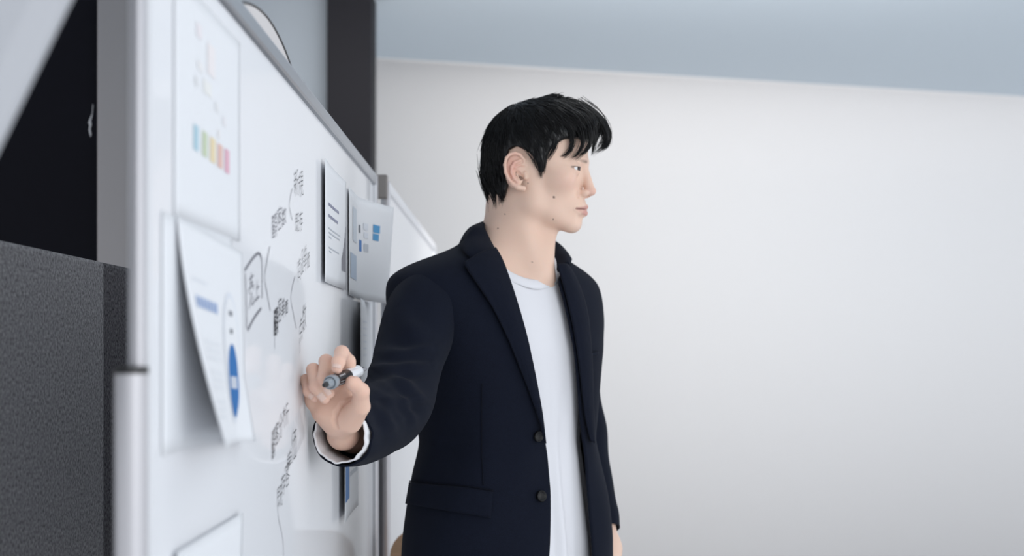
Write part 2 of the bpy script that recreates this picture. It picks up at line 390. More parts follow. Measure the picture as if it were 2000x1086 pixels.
word([('顧', (531, 418, 541, 467)), ('客', (541, 402, 551, 450)), ('数', (551, 405, 559, 440))], .0030, M['inkgrey'], -8)
word([('商', (581, 503, 587.5, 548)), ('品', (588, 488, 593, 536)), ('単', (593, 480, 599, 530)), ('価', (599, 492, 604.5, 525))], .0020, M['ink'], -8)
word([('顧', (535, 602, 543, 657))], .0058, M['ink'], -10)
word([('客', (543, 580, 550, 630)), ('単', (550, 583, 556, 622)), ('価', (556, 586, 562, 615))], .0030, M['ink'], -8)
word([('点', (584, 618, 591, 668)), ('数', (591, 592, 598, 645))], .0024, M['ink'], -10)
word([('売', (486, 533, 496, 600)), ('上', (497, 545, 507, 588))], .0042, M['inkgrey'], -10)
word([('顧', (531, 838, 537, 898)), ('客', (537, 824, 544, 870)), ('分', (544, 808, 552, 858)), ('析', (552, 790, 564, 834))], .0030, M['ink'], -12)
word([('既', (541, 948, 551, 992)), ('存', (549, 925, 557, 968)), ('客', (556, 903, 566, 952)), ('単', (560, 880, 570, 918)), ('価', (569, 836, 579, 902))], .0026, M['ink'], -12)
strokes([[(478, 528), (490, 510), (500, 498), (506, 495), (511, 507), (512, 540), (512, 583)], [(479, 534), (481, 590), (482, 642)], [(484, 645), (496, 622), (510, 602)]], .0042, M['inkgrey'])
strokes([[(527, 481), (521, 512), (517, 542), (522, 575), (528, 607)]], .0030, M['inkgrey'])
strokes([[(571, 368), (567, 385), (565, 402), (568, 417), (571, 431)]], .0022, M['inkgrey'])
strokes([[(576, 540), (571, 560), (568, 583), (573, 612), (579, 642)]], .0022, M['inkgrey'])
strokes([[(537, 657), (536.5, 670), (537, 682)]], .0020, M['inkgrey']); strokes([[(585, 668), (586, 680), (585, 690)]], .0020, M['inkgrey'])
strokes([[(542, 990), (544, 1012), (549, 1035), (553, 1060), (554, 1095)]], .0018, M['inkgrey'])

# ------------------------------------------------------------------ sheets of paper
def sheet(label, S, cat='paper', na=18, nb=14):
    a, b = np.meshgrid(np.linspace(0, 1, na), np.linspace(0, 1, nb), indexing='ij')
    V = S(a.ravel(), b.ravel())
    o = meshobj('paper_sheet', V, grid_faces(na, nb), M['paper'], solid=.0005, offset=0)
    tag(o, label, cat, 'sheets of paper stuck on the whiteboard'); o['S'] = 0
    del o['S']
    return o
def on(o, S, name, m, a0, a1, b0, b1, off=.0007, n=6, shape='rect', label=None):
    if shape == 'rect':
        a, b = np.meshgrid(np.linspace(a0, a1, n), np.linspace(b0, b1, n), indexing='ij'); a = a.ravel(); b = b.ravel(); Fc = grid_faces(n, n)
    elif shape == 'disc':
        k = 40; t = np.linspace(0, 2*np.pi, k, endpoint=False); rr = np.linspace(0, 1, 6)[1:]
        a = [(a0+a1)/2]; b = [(b0+b1)/2]; Fc = []
        for r in rr: a += list((a0+a1)/2+r*(a1-a0)/2*np.cos(t)); b += list((b0+b1)/2+r*(b1-b0)/2*np.sin(t))
        Fc = [(0, 1+j, 1+(j+1) % k) for j in range(k)]
        for i in range(4): Fc += [(1+i*k+j, 1+(i+1)*k+j, 1+(i+1)*k+(j+1) % k, 1+i*k+(j+1) % k) for j in range(k)]
        a = np.array(a); b = np.array(b)
    e = 1e-3
    P = S(a, b); da = S(a+e, b)-S(a-e, b); db = S(a, b+e)-S(a, b-e); N = np.cross(da, db); N /= np.linalg.norm(N, axis=1)[:, None]+1e-12
    N *= np.sign(N[:, :1]+1e-9)
    c = meshobj(name, P+N*off, Fc, m, o, smooth=False)
    if label: c['label'] = label
    return c
def flat_sheet(Y0, Y1, z0, z1, off=.0015, curl=None):
    def S(a, b):
        x = BX+off+0*a
        if curl: x = x+curl(a, b)
        return np.stack([x, Y0+(Y1-Y0)*a, H+z0+(z1-z0)*b], -1)
    return S
gtext = flat('grey_print', (.52, .55, .60)); dtext = flat('dark_print', (.18, .19, .22)); ptext = flat('pale_print', (.68, .71, .77))
btext = flat('blue_print', (.05, .18, .48)); bsoft = flat('soft_blue_print', (.34, .44, .66)); bbox = flat('steel_blue_print', (.10, .32, .58))
# sheet with the coloured bars
S = flat_sheet(1.192, 1.478, .112, .318, .0012)
o = sheet('printed sheet with five coloured bars, top left of the whiteboard', S)
for k, (c, x0, x1, y0, y1) in enumerate([((.10, .42, .58), 376, 386, 241, 297), ((.33, .46, .16), 393, 403, 254, 309), ((.72, .52, .13), 408, 419, 266, 321), ((.66, .24, .14), 423, 433, 279, 331), ((.66, .14, .30), 437, 446, 289, 341)]):
    Y0, Y1 = .2832*F/(CX-x0), .2832*F/(CX-x1); Ym = (Y0+Y1)/2
    zt, zb = (CY-y0)*Y0/F, (CY-(y1+(y0-y1)*.0))*Y1/F
    on(o, S, 'coloured_bar', flat('bar_ink_%d' % k, tuple(.55*q+.45*.8 for q in c)), (Y0-1.192)/.286, (Y1-1.192)/.286, (zb-.112)/.206, (zt-.112)/.206)
for (a0, a1, b0, b1, c) in [(.28, .36, .82, .88, (.72, .64, .70)), (.44, .56, .70, .84, (.78, .70, .72)), (.26, .30, .60, .64, (.55, .57, .60)), (.38, .5, .60, .66, (.72, .73, .70)), (.56, .62, .56, .60, (.66, .68, .72)), (.68, .74, .52, .56, (.68, .66, .72)), (.30, .38, .68, .72, (.75, .74, .76)), (.60, .64, .44, .48, (.7, .68, .7))]:
    on(o, S, 'faint_print', flat('faint_ink', tuple(.45*q+.55*.84 for q in c)), a0, a1, b0, b1, n=3)
# sheet lying flat under the curling one
S = flat_sheet(1.150, 1.436, -.086, .112, .0012)
o = sheet('plain sheet lying flat beneath the curling sheet with the blue disc', S)
# curling sheet with the blue disc
def curl(a, b):
    lift = (1-a)**1.6*(1-b)**1.5*.038
    return lift+.004*(1-b)
def S(a, b):
    Y0, Y1 = 1.192, 1.478
    return np.stack([BX+.0035+curl(a, b)+.010*np.maximum(a-.8, 0)/.2*np.maximum(.35-b, 0)/.35, Y0+(Y1-Y0)*a, H-.084-.012*a+(.196)*b+.0*a], -1)
o = sheet('curling sheet with a large blue disc, lower left of the whiteboard', S, na=26, nb=24)
on(o, S, 'pie_ring', flat('pie_ring_print', (.70, .73, .79)), .56, .90, .10, .76, .0006, shape='disc')
on(o, S, 'pie_hole', M['paper'], .58, .88, .13, .73, .0008, shape='disc')
on(o, S, 'blue_disc', flat('disc_blue', (.035, .16, .42)), .62, .845, .13, .50, .0010, shape='disc', label='solid blue disc')
for k, (a0, a1) in enumerate([(.665, .70), (.715, .75), (.765, .80)]):
    on(o, S, 'disc_numeral', M['paper'], a0, a1, .275, .335, .0012, n=3)
for (a0, a1, b0, b1) in [(.70, .76, .64, .665), (.705, .755, .55, .575)]: on(o, S, 'small_icon', dtext, a0, a1, b0, b1, .0012, n=3)
for k in range(7): on(o, S, 'heading', bsoft, .12+.055*k, .16+.055*k, .625, .675, n=3)
on(o, S, 'rule', ptext, .10, .34, .745, .752, n=4)
for r in range(9): on(o, S, 'text_line', flat('faint_grey_print', (.74, .76, .80)), .16+.02*(r//3), .48, .47-.035*r-.03*(r//3), .482-.035*r-.03*(r//3), n=5)
# blank sheet low down
S = flat_sheet(1.185, 1.473, -.37, -.169, .0025, lambda a, b: .003*b*b)
sheet('blank sheet at the bottom left, cut off by the picture edge', S)
# sheet with the grey bar chart
S = flat_sheet(2.11, 2.405, .100, .283, .003, lambda a, b: .004*(1-a)**3)
o = sheet('sheet with two-line heading and grey bar chart, right half of the board', S)
for r, (b, a1) in enumerate([(.66, .62), (.565, .62)]):
    k = 0; a = .16
    while a < a1:
        w = random.uniform(.025, .05); on(o, S, 'heading', flat('indigo_print', (.30, .31, .42)), a, a+w, b-.014, b+.012, n=2); a += w+.018
for r, (a0, a1, b) in enumerate([(.16, .72, .46), (.18, .70, .425), (.18, .30, .39), (.18, .66, .30), (.2, .3, .27)]): on(o, S, 'text_line', gtext, a0, a1, b-.006, b+.006, n=4)
for k in range(8): on(o, S, 'chart_bar', flat('chart_grey', (.36, .36, .40)), .78+.027*k, .80+.027*k, .16, .28+.30*(k/7.)**1.4, n=2)
# curling sheet with the blue boxes
def S(a, b):
    Y = 2.45+.30*a
    x = BX+.0035+.046*np.clip((a-.45)/.55, 0, 2)**1.3+.012*np.clip((a-.5)/.5, 0, 2)*(b-.5)
    return np.stack([x, Y+0*b, H+.094+.186*b-.006*a], -1)
o = sheet('curling sheet with blue and grey boxes at the far end of the board', S, na=30)
def box_on(px, py, w, h, m, name):
    best = None
    aa, bb = np.meshgrid(np.linspace(0, 1, 90), np.linspace(0, 1, 90), indexing='ij')
    P = S(aa.ravel(), bb.ravel()); qx = CX+F*P[:, 0]/P[:, 1]; qy = CY-F*(P[:, 2]-H)/P[:, 1]
    def inv(x, y): i = np.argmin((qx-x)**2+(qy-y)**2); return aa.ravel()[i], bb.ravel()[i]
    a0, b0 = inv(px-w/2, py+h/2); a1, b1 = inv(px+w/2, py-h/2)
    on(o, S, name, m, min(a0, a1), max(a0, a1), min(b0, b1), max(b0, b1), .001, n=3)
for (x, y, w, h, m, nm) in [(735, 448, 14, 11, bbox, 'blue_box'), (733, 464, 13, 10, bbox, 'blue_box'), (714, 443, 9, 9, ptext, 'pale_box'), (714, 460, 9, 9, ptext, 'pale_box'), (714, 484, 9, 14, gtext, 'grey_box'), (703, 480, 4, 20, btext, 'blue_tab'), (702, 447, 3, 14, dtext, 'dark_tab'),
                            (690, 520, 12, 40, flat('fold_shade_blue', (.45, .53, .64)), 'fold_shade'), (692, 440, 8, 60, flat('fold_shade_grey', (.60, .65, .71)), 'fold_shade')]:  # washed tones along the fold are its shading, painted as colour
    box_on(x, y, w, h, m, nm)
# sheet under it
S = flat_sheet(2.50, 2.80, -.115, .090, .008, lambda a, b: .010*(1-a)**2)
o = sheet('pale sheet beside the raised marker, below the sheet with blue boxes', S)
for r in range(6): on(o, S, 'text_line', ptext, .28, .62, .80-.06*r, .815-.06*r, n=3)
# sheet below the sleeve
S = flat_sheet(2.325, 2.60, -.285, -.085, .003, lambda a, b: .008*(1-a)**2)
o = sheet('sheet with a blue block and grey rule hanging below the raised sleeve', S)
on(o, S, 'blue_block', flat('slate_blue_print', (.13, .25, .50)), .03, .36, .16, .92, n=4)
on(o, S, 'grey_rule', gtext, .42, .92, .33, .37, n=3)

# ------------------------------------------------------------------ wooden chair behind the man
def chair():
    e = empty('wooden_chair', (-.04, 3.05, 0)); tag(e, 'light wooden chair mostly hidden behind the man', 'chair')
    x0, x1 = -.247, .165
    def rounded(xa, xb, za, zb, r, y0, y1):
        pts = []
        for cx, cz, t0 in ((xb-r, zb-r, 0), (xa+r, zb-r, 90), (xa+r, za+r, 180), (xb-r, za+r, 270)):
            for t in np.linspace(t0, t0+90, 7): pts.append((cx+r*math.cos(math.radians(t)), cz+r*math.sin(math.radians(t))))
        k = len(pts); V = [(x, y0, z) for x, z in pts]+[(x, y1, z) for x, z in pts]
        return V, [tuple(range(k)), tuple(range(2*k-1, k-1, -1))]+[(i, k+i, k+(i+1) % k, (i+1) % k) for i in range(k)]
    MB().add(*rounded(x0, x1, .72, .932, .05, 2.88, 2.90)).build('backrest', M['wood'], e, auto=40)
    MB().box((x0, 2.92, .43), (x1, 3.32, .46)).build('seat', M['wood'], e, smooth=False, bevel=.01)
    for x in (x0+.03, x1-.03):
        MB().tube([(x, 2.91, 0), (x, 2.91, .9)], .014, 12).build('leg', M['wood'], e, auto=40)
        MB().tube([(x, 3.28, 0), (x, 3.28, .43)], .014, 12).build('leg', M['wood'], e, auto=40)
chair()

# ------------------------------------------------------------------ the man: body frame
PC = np.array([-.018, 2.50])                    # torso axis on the floor plan
TF = np.array([.70, -.714]); TR = np.array([-.714, -.70])   # chest forward, his right
def smooth_tab(zs, vs, s=.012):
    zz = np.linspace(-.75, .30, 1051); v = np.interp(zz, zs, vs)
    k = np.exp(-.5*(np.arange(-60, 61)*.001/s)**2); k /= k.sum()
    v = np.convolve(np.pad(v, 60, mode='edge'), k, 'valid'); return lambda z: np.interp(z, zz, v)
# jacket sections (z relative to the camera height)
ZT = [-.60, -.45, -.33, -.24, -.16, -.08, 0, .05, .09, .112, .125, .141, .155, .166, .178, .20, .24]
JA = smooth_tab(ZT, [.212, .204, .192, .175, .156, .172, .200, .214, .222, .225, .220, .195, .158, .126, .098, .074, .062], .007)
JB = smooth_tab(ZT, [.152, .149, .144, .135, .127, .132, .137, .132, .122, .113, .107, .097, .088, .080, .073, .064, .058], .008)
JN = smooth_tab(ZT, [2.3, 2.3, 2.3, 2.3, 2.3, 2.4, 2.5, 2.5, 2.5, 2.4, 2.3, 2.2, 2.1, 2.0, 2.0, 2.0, 2.0])
JS = smooth_tab(ZT, [-.004, -.005, -.006, -.008, -.012, -.008, 0, 0, 0, 0, 0, -.002, -.004, -.008, -.012, -.018, -.02])
JD = smooth_tab(ZT, [0, 0, 0, 0, 0, 0, -.002, -.006, -.010, -.012, -.012, -.010, -.008, -.006, -.003, 0, .002])
def Jr(u, z, shrink=0.0):
    a = JA(z)-shrink; b = JB(z)-shrink; n = JN(z)
    return (np.abs(np.cos(u)/a)**n+np.abs(np.sin(u)/b)**n)**(-1/n)
def bodyp(s, d, z):
    s, d, z = np.broadcast_arrays(s, d, z)
    return np.stack([PC[0]+s*TR[0]+d*TF[0], PC[1]+s*TR[1]+d*TF[1], H+z], -1)
def Jpt(u, z, shrink=0.0, off=0.0):
    r = Jr(u, z, shrink)+off
    return bodyp(JS(z)+r*np.cos(u), JD(z)+r*np.sin(u), z)
def Jimp(p, shrink=0.0):
    q = p[:, :2]-PC; z = p[:, 2]-H; s = q @ TR-JS(z); d = q @ TF-JD(z)
    u = np.arctan2(d, s); return np.hypot(s, d)-Jr(u, z, shrink), u, z
def hitJ(px, py, shrink=0.0, tmin=2.05, tmax=2.95):
    t = np.arange(tmin, tmax, .001)
    P = np.stack([(px-CX)*t/F, t, H+(CY-py)*t/F], -1)
    v, u, z = Jimp(P, shrink)
    i = np.nonzero(v < 0)[0]
    i = i[0] if len(i) else int(np.argmin(v))
    return P[i], u[i], z[i]

person = empty('person', (PC[0], PC[1], 0))
tag(person, 'man in open navy blazer and white t-shirt holding a marker, looking to the right', 'person')

# ------------------------------------------------------------------ head
HO = np.array([.0585, 2.50, H+.3168]); PSI = math.radians(75)
HF = np.array([math.sin(PSI), -math.cos(PSI), 0]); HR = np.array([-math.cos(PSI), -math.sin(PSI), 0]); HU = np.array([0, 0, 1.0])
HM = np.stack([HF, HR, HU])                    # rows: local axes
def to_head(p): return ((p-HO) @ HM.T)*1000.0  # millimetres forward / right / up
def from_head(q): return HO+(np.asarray(q, float)/1000.0) @ HM
def px_head(px, py, r):                        # photo pixel -> head local at sideways offset r (mm)
    d = np.array([(px-CX)/F, 1.0, (CY-py)/F]); o = np.array([0, 0, H])
    t = ((HO+HR*r/1000.0-o) @ HR)/(d @ HR)
    return to_head((o+d*t)[None])[0]

def d_ear(q):
    # helix, antihelix, concha, tragus and lobe; q in head mm, right side; ear plane flares outward to the back
    def E(x, y, w): 
        c = px_head(x, y, 76); c[1] = 74+(-c[0]-14)*.42+w; return c
    ol = [E(1023, 322, -3), E(1023, 311, -1), E(1016, 302.5, 1), E(1008, 300.5, 2), E(999, 303.5, 2), E(993, 311, 2), E(990.3, 324, 2), E(991.5, 338, 1.5), E(996, 350, .5), E(1002, 359, -.5)]
    d = 1e3
    for a, b in zip(ol[:-1], ol[1:]): d = np.minimum(d, cap(q, a, b, 2.7)) if d is 1e3 else smin(d, cap(q, a, b, 2.7), 1.5)
    lobe = [E(1003, 360, -.5), E(1012, 366, -.5), E(1022, 368, -1.5)]
    d = smin(d, cap(q, lobe[0], lobe[1], 3.2, 4.2), 3); d = smin(d, cap(q, lobe[1], lobe[2], 4.4, 4.6), 3)
    # membrane
    mc = E(1007, 333, -4.5)
    n = np.array([.39, .92, 0.]); t1 = np.array([.92, -.39, 0.]); t2 = np.array([-.18, 0, .98]); t2 /= np.linalg.norm(t2)
    k = q-mc; l = np.stack([k @ t1, k @ t2, k @ n], -1)
    mem = ell(l, (0, 0, 0), (17.5, 30, 3.2)); d = smin(d, mem, 3)
    ah = [E(1016, 314, 0), E(1007, 319, .8), E(1002, 328, 1.2), E(1001.5, 338, 1.2), E(1006, 349, .8), E(1013, 356, .3)]
    for a, b in zip(ah[:-1], ah[1:]): d = smin(d, cap(q, a, b, 2.6), 2.2)
    d = smin(d, cap(q, E(1008, 328, 0), E(1020, 322, -1), 2.2), 2)      # crus
    con = np.minimum(cap(q, E(1012, 339, 0), E(1018, 347, -1), 6.2, 5.0), cap(q, E(1014, 328, 0), E(1019, 327, 0), 2.0))
    d = smax(d, -con, 2.0)
    d = smin(d, cap(q, E(1025, 338, -3), E(1026, 347, -2.5), 4.0, 3.2), 3)    # tragus
    return d
def d_head(q):
    """q: head local mm (N,3)"""
    m = q.copy(); m[:, 1] = np.abs(q[:, 1])
    d = ell(m, (-20, 0, 28), (87, 73, 82))
    d = smin(d, ell(m, (14, 0, 34), (59, 62, 62)), 20)
    d = smin(d, ell(m, (16, 0, -32), (49, 56, 66)), 24)
    d = smin(d, cap(m, (-10, 48, -66), (44, 15, -96), 15, 13), 26)
    d = smin(d, cap(m, (-12, 55, -10), (-10, 49, -66), 12, 14), 20)
    d = smin(d, ell(m, (48, 0, -98), (16.5, 18, 15)), 13)
    d = smin(d, ell(m, (50, 0, -68), (23, 26, 22)), 16)
    d = smin(d, ell(m, (40, 44, -24), (20, 16, 17)), 20)                  # cheekbone
    d = smin(d, cap(m, (69, 6, 10), (57, 38, 10), 6.5, 6), 12)            # brow ridge
    d = smax(d, -ell(m, (77, 30, -7), (14, 17, 10)), 12)                  # eye socket
    # nose
    d = smin(d, cap(m, (69, 0, 4), (80.5, 0, -40), 6.0, 8.6), 9)
    d = smin(d, ell(m, (80.5, 0, -42), (9.5, 7.6, 7.2)), 5)
    d = smin(d, ell(m, (71.5, 11, -46), (8.6, 5.6, 6.2)), 4.5)
    # eyelids over the eyeball
    e = np.array([57.5, 31, -6.]); lid = np.linalg.norm(m-e, axis=1)-13.4
    d = smin(d, lid, 5)
    ax = np.array([.93, .36, 0]); k = m-e
    al = k @ np.array([-.36, .93, 0]); up = k[:, 2]-.10*al
    slit = np.maximum(np.sqrt((al/12.5)**2+((up+.3)/(3.1))**2)-1, 0)*3.4+np.where(np.sqrt((al/12.5)**2+((up+.3)/3.1)**2) < 1, (np.sqrt((al/12.5)**2+((up+.3)/3.1)**2)-1)*3.4, 0)
    slit = np.maximum(slit, 8-k @ ax)
    d = smax(d, -slit, 1.0)
    d = smin(d, np.linalg.norm(m-e, axis=1)-11.0, .4)
    # fold of the upper lid
    r_e = np.linalg.norm(k, axis=1)
    # mouth
    for (a, b, ra, rb) in [((72.5, 0, -68.5), (67, 12, -69.5), 4.6, 4.0), ((67, 12, -69.5), (59, 23, -72.5), 4.0, 2.6),
                           ((70.5, 0, -80.5), (65.5, 11, -80), 6.0, 5.0), ((65.5, 11, -80), (58.5, 22, -74.5), 5.0, 2.6)]:
        d = smin(d, cap(m, a, b, ra, rb), 4)
    cut = np.minimum(cap(m, (80, 0, -73.6), (72, 12, -73.2), 1.3), cap(m, (72, 12, -73.2), (61.5, 26, -73.8), 1.3, 1.5))
    d = smax(d, -cut, 2.2)
    d = smax(d, -cap(m, (84, 0, -91), (70, 16, -91), 7), 7)                # below the lower lip
    d = smax(d, -cap(m, (84.5, 0, -57), (80.5, 0, -64), 2.2), 4)           # philtrum
    d = smax(d, -ell(m, (77, 7.0, -54.0), (6.2, 3.9, 5.2)), 1.2)         # nostrils
    d = smax(d, -cap(m, (68, 18, -40), (62, 19, -52), 1.6), 5)             # side of the nostril wing
    # ear
    nr = (m[:, 0] > -68) & (m[:, 0] < 8) & (m[:, 1] > 48) & (m[:, 2] > -58) & (m[:, 2] < 45)
    if nr.any(): d[nr] = smin(d[nr], d_ear(m[nr]), 3.5)
    return d
NK0 = np.array([.012, 2.513]); NK1 = np.array([.0035, 2.515])
def d_neck(p):
    d = cap(p, (.014, 2.508, H+.275), (.0065, 2.515, H+.12), .0515, .0545)
    d = smin(d, cap(p, (-.006, 2.530, H+.25), (-.006, 2.545, H+.13), .036, .045), .03)
    # sterno-mastoid towards the breast bone, and throat
    d = smin(d, cap(p, (.011, 2.470, H+.258), (.042, 2.468, H+.135), .014, .010), .025)
    d = smin(d, cap(p, (.062, 2.495, H+.20), (.052, 2.475, H+.13), .013, .016), .03)
    return d
def d_torso(p):
    v, u, z = Jimp(p, .026)
    v = v*.62; v = smax(v, -(p[:, 2]-H)-.30, .02)
    return smax(v, (p[:, 2]-H)-.215, .02)
def d_bust(p):
    d = np.full(len(p), .2); nr = p[:, 2] > H+.13
    if nr.any(): d[nr] = d_head(to_head(p[nr]))/1000.0
    d = smin(d, d_neck(p), .022)
    return smin(d, d_torso(p), .028)

def skin_cols(P, base=(.79, .56, .445)):
    q = to_head(P); m = q.copy(); m[:, 1] = np.abs(q[:, 1])
    c = np.tile(np.array(base), (len(P), 1))
    def blend(mask, col):
        nonlocal c
        mask = np.clip(mask, 0, 1)[:, None]; c = c*(1-mask)+np.array(col)*mask
    def blob(cen, rad, s=1.0): return np.exp(-(((m-np.array(cen))/np.array(rad))**2).sum(1)*1.2)*s
    pink = (.72, .40, .33)
    blend(blob((50, 46, -28), (24, 24, 18), .35), pink)
    blend(blob((86, 0, -44), (14, 16, 12), .55), (.70, .38, .32))
    blend(np.exp(-(((m-np.array([-34, 86, -4]))/np.array([20, 9, 30]))**2).sum(1))*.75, (.72, .38, .31))
    # lips
    lip = np.minimum.reduce([cap(m, (76, 0, -70), (70, 12, -71), 4.2, 3.4), cap(m, (70, 12, -71), (61, 24, -73), 3.4, 1.2),
                             cap(m, (74, 0, -79.5), (68.5, 11, -79), 5.2, 4.2), cap(m, (68.5, 11, -79), (61, 23, -74.5), 4.2, 1.2)])
    blend(np.clip(.5-lip/2.0, 0, 1)*.85, (.56, .27, .24))
    blend(np.clip(1.3-cap(m, (79, 0, -73.6), (61, 25, -73.6), .3)/1.6, 0, .9)*np.where(m[:, 0] > 56, 1, 0), (.22, .09, .08))
    # brows, lash line
    brow = cap(m, (76, 10, 8.5), (62, 40, 11), 2.2, 1.4)
    blend(np.clip(.6-brow/3.2, 0, 1)*.75, (.10, .075, .065))
    e = np.array([57.5, 31, -6.]); k = m-e; al = k @ np.array([-.36, .93, 0]); up = k[:, 2]-.10*al
    rr = np.sqrt((al/12.8)**2+((up+.3)/3.4)**2); front = (k @ np.array([.93, .36, 0]) > 4)
    blend(np.where(front & (up > -.5), np.clip(1.35-np.abs(rr-1.02)*6, 0, 1), 0)*.95, (.03, .022, .02))
    blend(np.where(front & (up <= -.5), np.clip(1-np.abs(rr-1.02)*6, 0, 1), 0)*.35, (.35, .17, .14))
    # moles on the cheek, jaw and neck
    for (x, y, s) in ((1081.6, 385, 1.9), (1080.6, 428.6, 1.5), (972.6, 446, 1.4), (986, 418, .9), (1039, 512, 1.0), (1031, 358, 1.0)):
        d = np.array([(x-CX)/F, 1.0, (CY-y)/F]); pr = P-np.array([0, 0, H])
        t = pr[:, 1:2]; off = np.linalg.norm(pr-d*t, axis=1)*1000
        near = P[:, 1] < 2.50
        blend(np.where(near, np.clip(s-off+.4, 0, 1), 0), (.10, .05, .04))
    # shaved beard shadow, stubble at the temples
    blend(np.exp(-((m-np.array([58, 0, -92]))/np.array([30, 34, 26])**1.0)@np.ones(3)*0)*0, base)
    return c

# ------------------------------------------------------------------ arms and hands
def A(*t): return at(*t)
def chainsdf(p, pts, rad, k):
    d = None
    for a, b, ra, rb in zip(pts[:-1], pts[1:], rad[:-1], rad[1:]):
        c = cap(p, a, b, ra, rb); d = c if d is None else smin(d, c, k)
    return d
RS = [A(828, 590, 2.40), A(806, 690, 2.31), A(775, 800, 2.20), A(700, 845, 2.05), A(664, 848, 1.965)]   # right shoulder .. wrist
FING = {  # (px, py, Y) joints from the palm out, radii
 'index':  ([A(683, 742, 1.925), A(680, 706, 1.912), A(667.5, 689, 1.886), A(661, 707, 1.862), A(658, 720, 1.857)], [.0105, .0095, .0092, .0084, .0072]),
 'middle': ([A(655, 752, 1.935), A(646, 722, 1.925), A(637, 706, 1.905), A(631, 742, 1.880), A(643, 768, 1.882)], [.0105, .0098, .0092, .0082, .0072]),
 'ring':   ([A(630, 768, 1.938), A(620, 738, 1.928), A(612, 723, 1.908), A(616, 756, 1.880), A(634, 779, 1.879)], [.0105, .0095, .0090, .0080, .0068]),
 'little': ([A(610, 785, 1.940), A(604, 760, 1.932), A(598, 743, 1.915), A(603, 764, 1.892), A(615, 776, 1.887)], [.0098, .0085, .0080, .0072, .0062]),
 'thumb':  ([A(684, 822, 1.935), A(704, 794, 1.905), A(705, 764, 1.886), A(692, 750, 1.872), A(686, 747, 1.866)], [.0165, .0125, .0108, .0094, .0082]),
}
def d_rhand(p):
    w = A(667, 850, 1.985)
    palm = cap(p, A(632, 796, 1.945), A(616, 778, 1.945), .0150, .013)
    palm = smin(palm, cap(p, A(646, 806, 1.945), A(648, 762, 1.942), .0185, .0135), .016)
    palm = smin(palm, cap(p, A(664, 808, 1.942), A(676, 760, 1.934), .0185, .0125), .016)
    palm = smin(palm, cap(p, A(680, 818, 1.936), A(698, 792, 1.912), .0165, .0145), .014)
    palm = smin(palm, cap(p, A(634, 802, 1.944), A(655, 828, 1.955), .0140, .0130), .012)
    arm = cap(p, A(660, 828, 1.953), w, .0150, .0140)
    arm = smin(arm, cap(p, A(674, 824, 1.951), A(675, 850, 1.985), .0150, .0150), .012)
    arm = smin(arm, cap(p, w, A(692, 846, 2.05), .0160, .025), .02)
    arm = smin(arm, cap(p, A(692, 846, 2.05), RS[2], .025, .042), .02)
    arm = smin(arm, cap(p, RS[2], RS[1], .042, .045), .02)
    arm = smin(arm, cap(p, RS[1], RS[0], .045, .05), .02)
    d = smin(palm, arm, .016)
    others = None
    for nm, (pts, rad) in FING.items():
        c = chainsdf(p, pts, rad, .004)
        others = c if others is None else smin(others, c, .0016)
    d = smin(d, others, .006)
    for a, b in zip(CREASE[:-1], CREASE[1:]): d = smax(d, -cap(p, a, b, .0016), .005)
    return d
CREASE = []
def surf(px, py, fn, t0=1.84, t1=2.0):
    t = np.arange(t0, t1, .0008); P = np.stack([(px-CX)*t/F, t, H+(CY-py)*t/F], -1); i = np.nonzero(fn(P) < 0)[0]
    return P[i[0]] if len(i) else P[-1]
CREASE = [surf(x, y, d_rhand) for x, y in ((684, 779), (668, 790), (657, 806), (654, 824), (657, 834))]
# left arm hanging
LS = [A(1105, 590, 2.67), A(1110, 690, 2.69), A(1132, 850, 2.67), A(1165, 1010, 2.60), A(1183, 1072, 2.575)]
LW = LS[-1]; LK = A(1190, 1150, 2.55)
def d_lhand(p):
    d = chainsdf(p, LS, [.05, .045, .040, .030, .0255], .02)
    dirv = (LK-LW)/np.linalg.norm(LK-LW)
    palm = cap(p, LW, LK+np.array([0, .02, 0]), .022, .016)
    palm = smin(palm, cap(p, LW, LK+np.array([0, -.022, 0]), .022, .016), .015)
    d = smin(d, palm, .02)
    for i, (dy, L) in enumerate(((-.030, .072), (-.010, .08), (.011, .075), (.030, .06))):
        b = LK+np.array([0, dy, 0]); m_ = b+dirv*L*.5+np.array([.004, -.004, 0]); t = b+dirv*L*.92+np.array([-.012, -.008, 0])
        d = smin(d, chainsdf(p, [b, m_, t], [.0098, .0088, .007], .003), .005)
    th = [LW+dirv*.02+np.array([0, -.016, 0]), LW+dirv*.05+np.array([-.012, -.036, 0]), LW+dirv*.085+np.array([-.018, -.042, 0])]
    d = smin(d, chainsdf(p, th, [.016, .011, .009], .004), .01)
    return d

# body mesh: head, neck and trunk; right arm and hand; left arm and hand
V1, F1 = mesh_sdf(d_bust, (-.23, 2.30, H-.06), (.25, 2.68, H+.45), .0019)
V2, F2 = mesh_sdf(d_rhand, (-.31, 1.83, H-.17), (-.14, 2.44, H+.06), .0015)
V3, F3 = mesh_sdf(d_lhand, (.02, 2.45, H-.56), (.24, 2.76, H+.14), .004)
BV = np.vstack([V1, V2, V3]); BF = np.vstack([F1, F2+len(V1), F3+len(V1)+len(V2)])
cols = skin_cols(BV)
# knuckles, fingertips and the heel of the hand are a little redder
hc = np.zeros(len(BV)); seg = slice(len(V1), len(V1)+len(V2))
for nm, (pts, rad) in FING.items():
    for j in (2, 3, 4):
        hc[seg] = np.maximum(hc[seg], np.exp(-(np.linalg.norm(BV[seg]-pts[j], axis=1)/.010)**2))
cols[seg] = cols[seg]*np.array([.985, .93, .92])
cols = cols*(1-.45*hc[:, None])+np.array([.74, .43, .35])*.45*hc[:, None]
body = meshobj('body', BV, BF, M['skin'], person, col=cols)

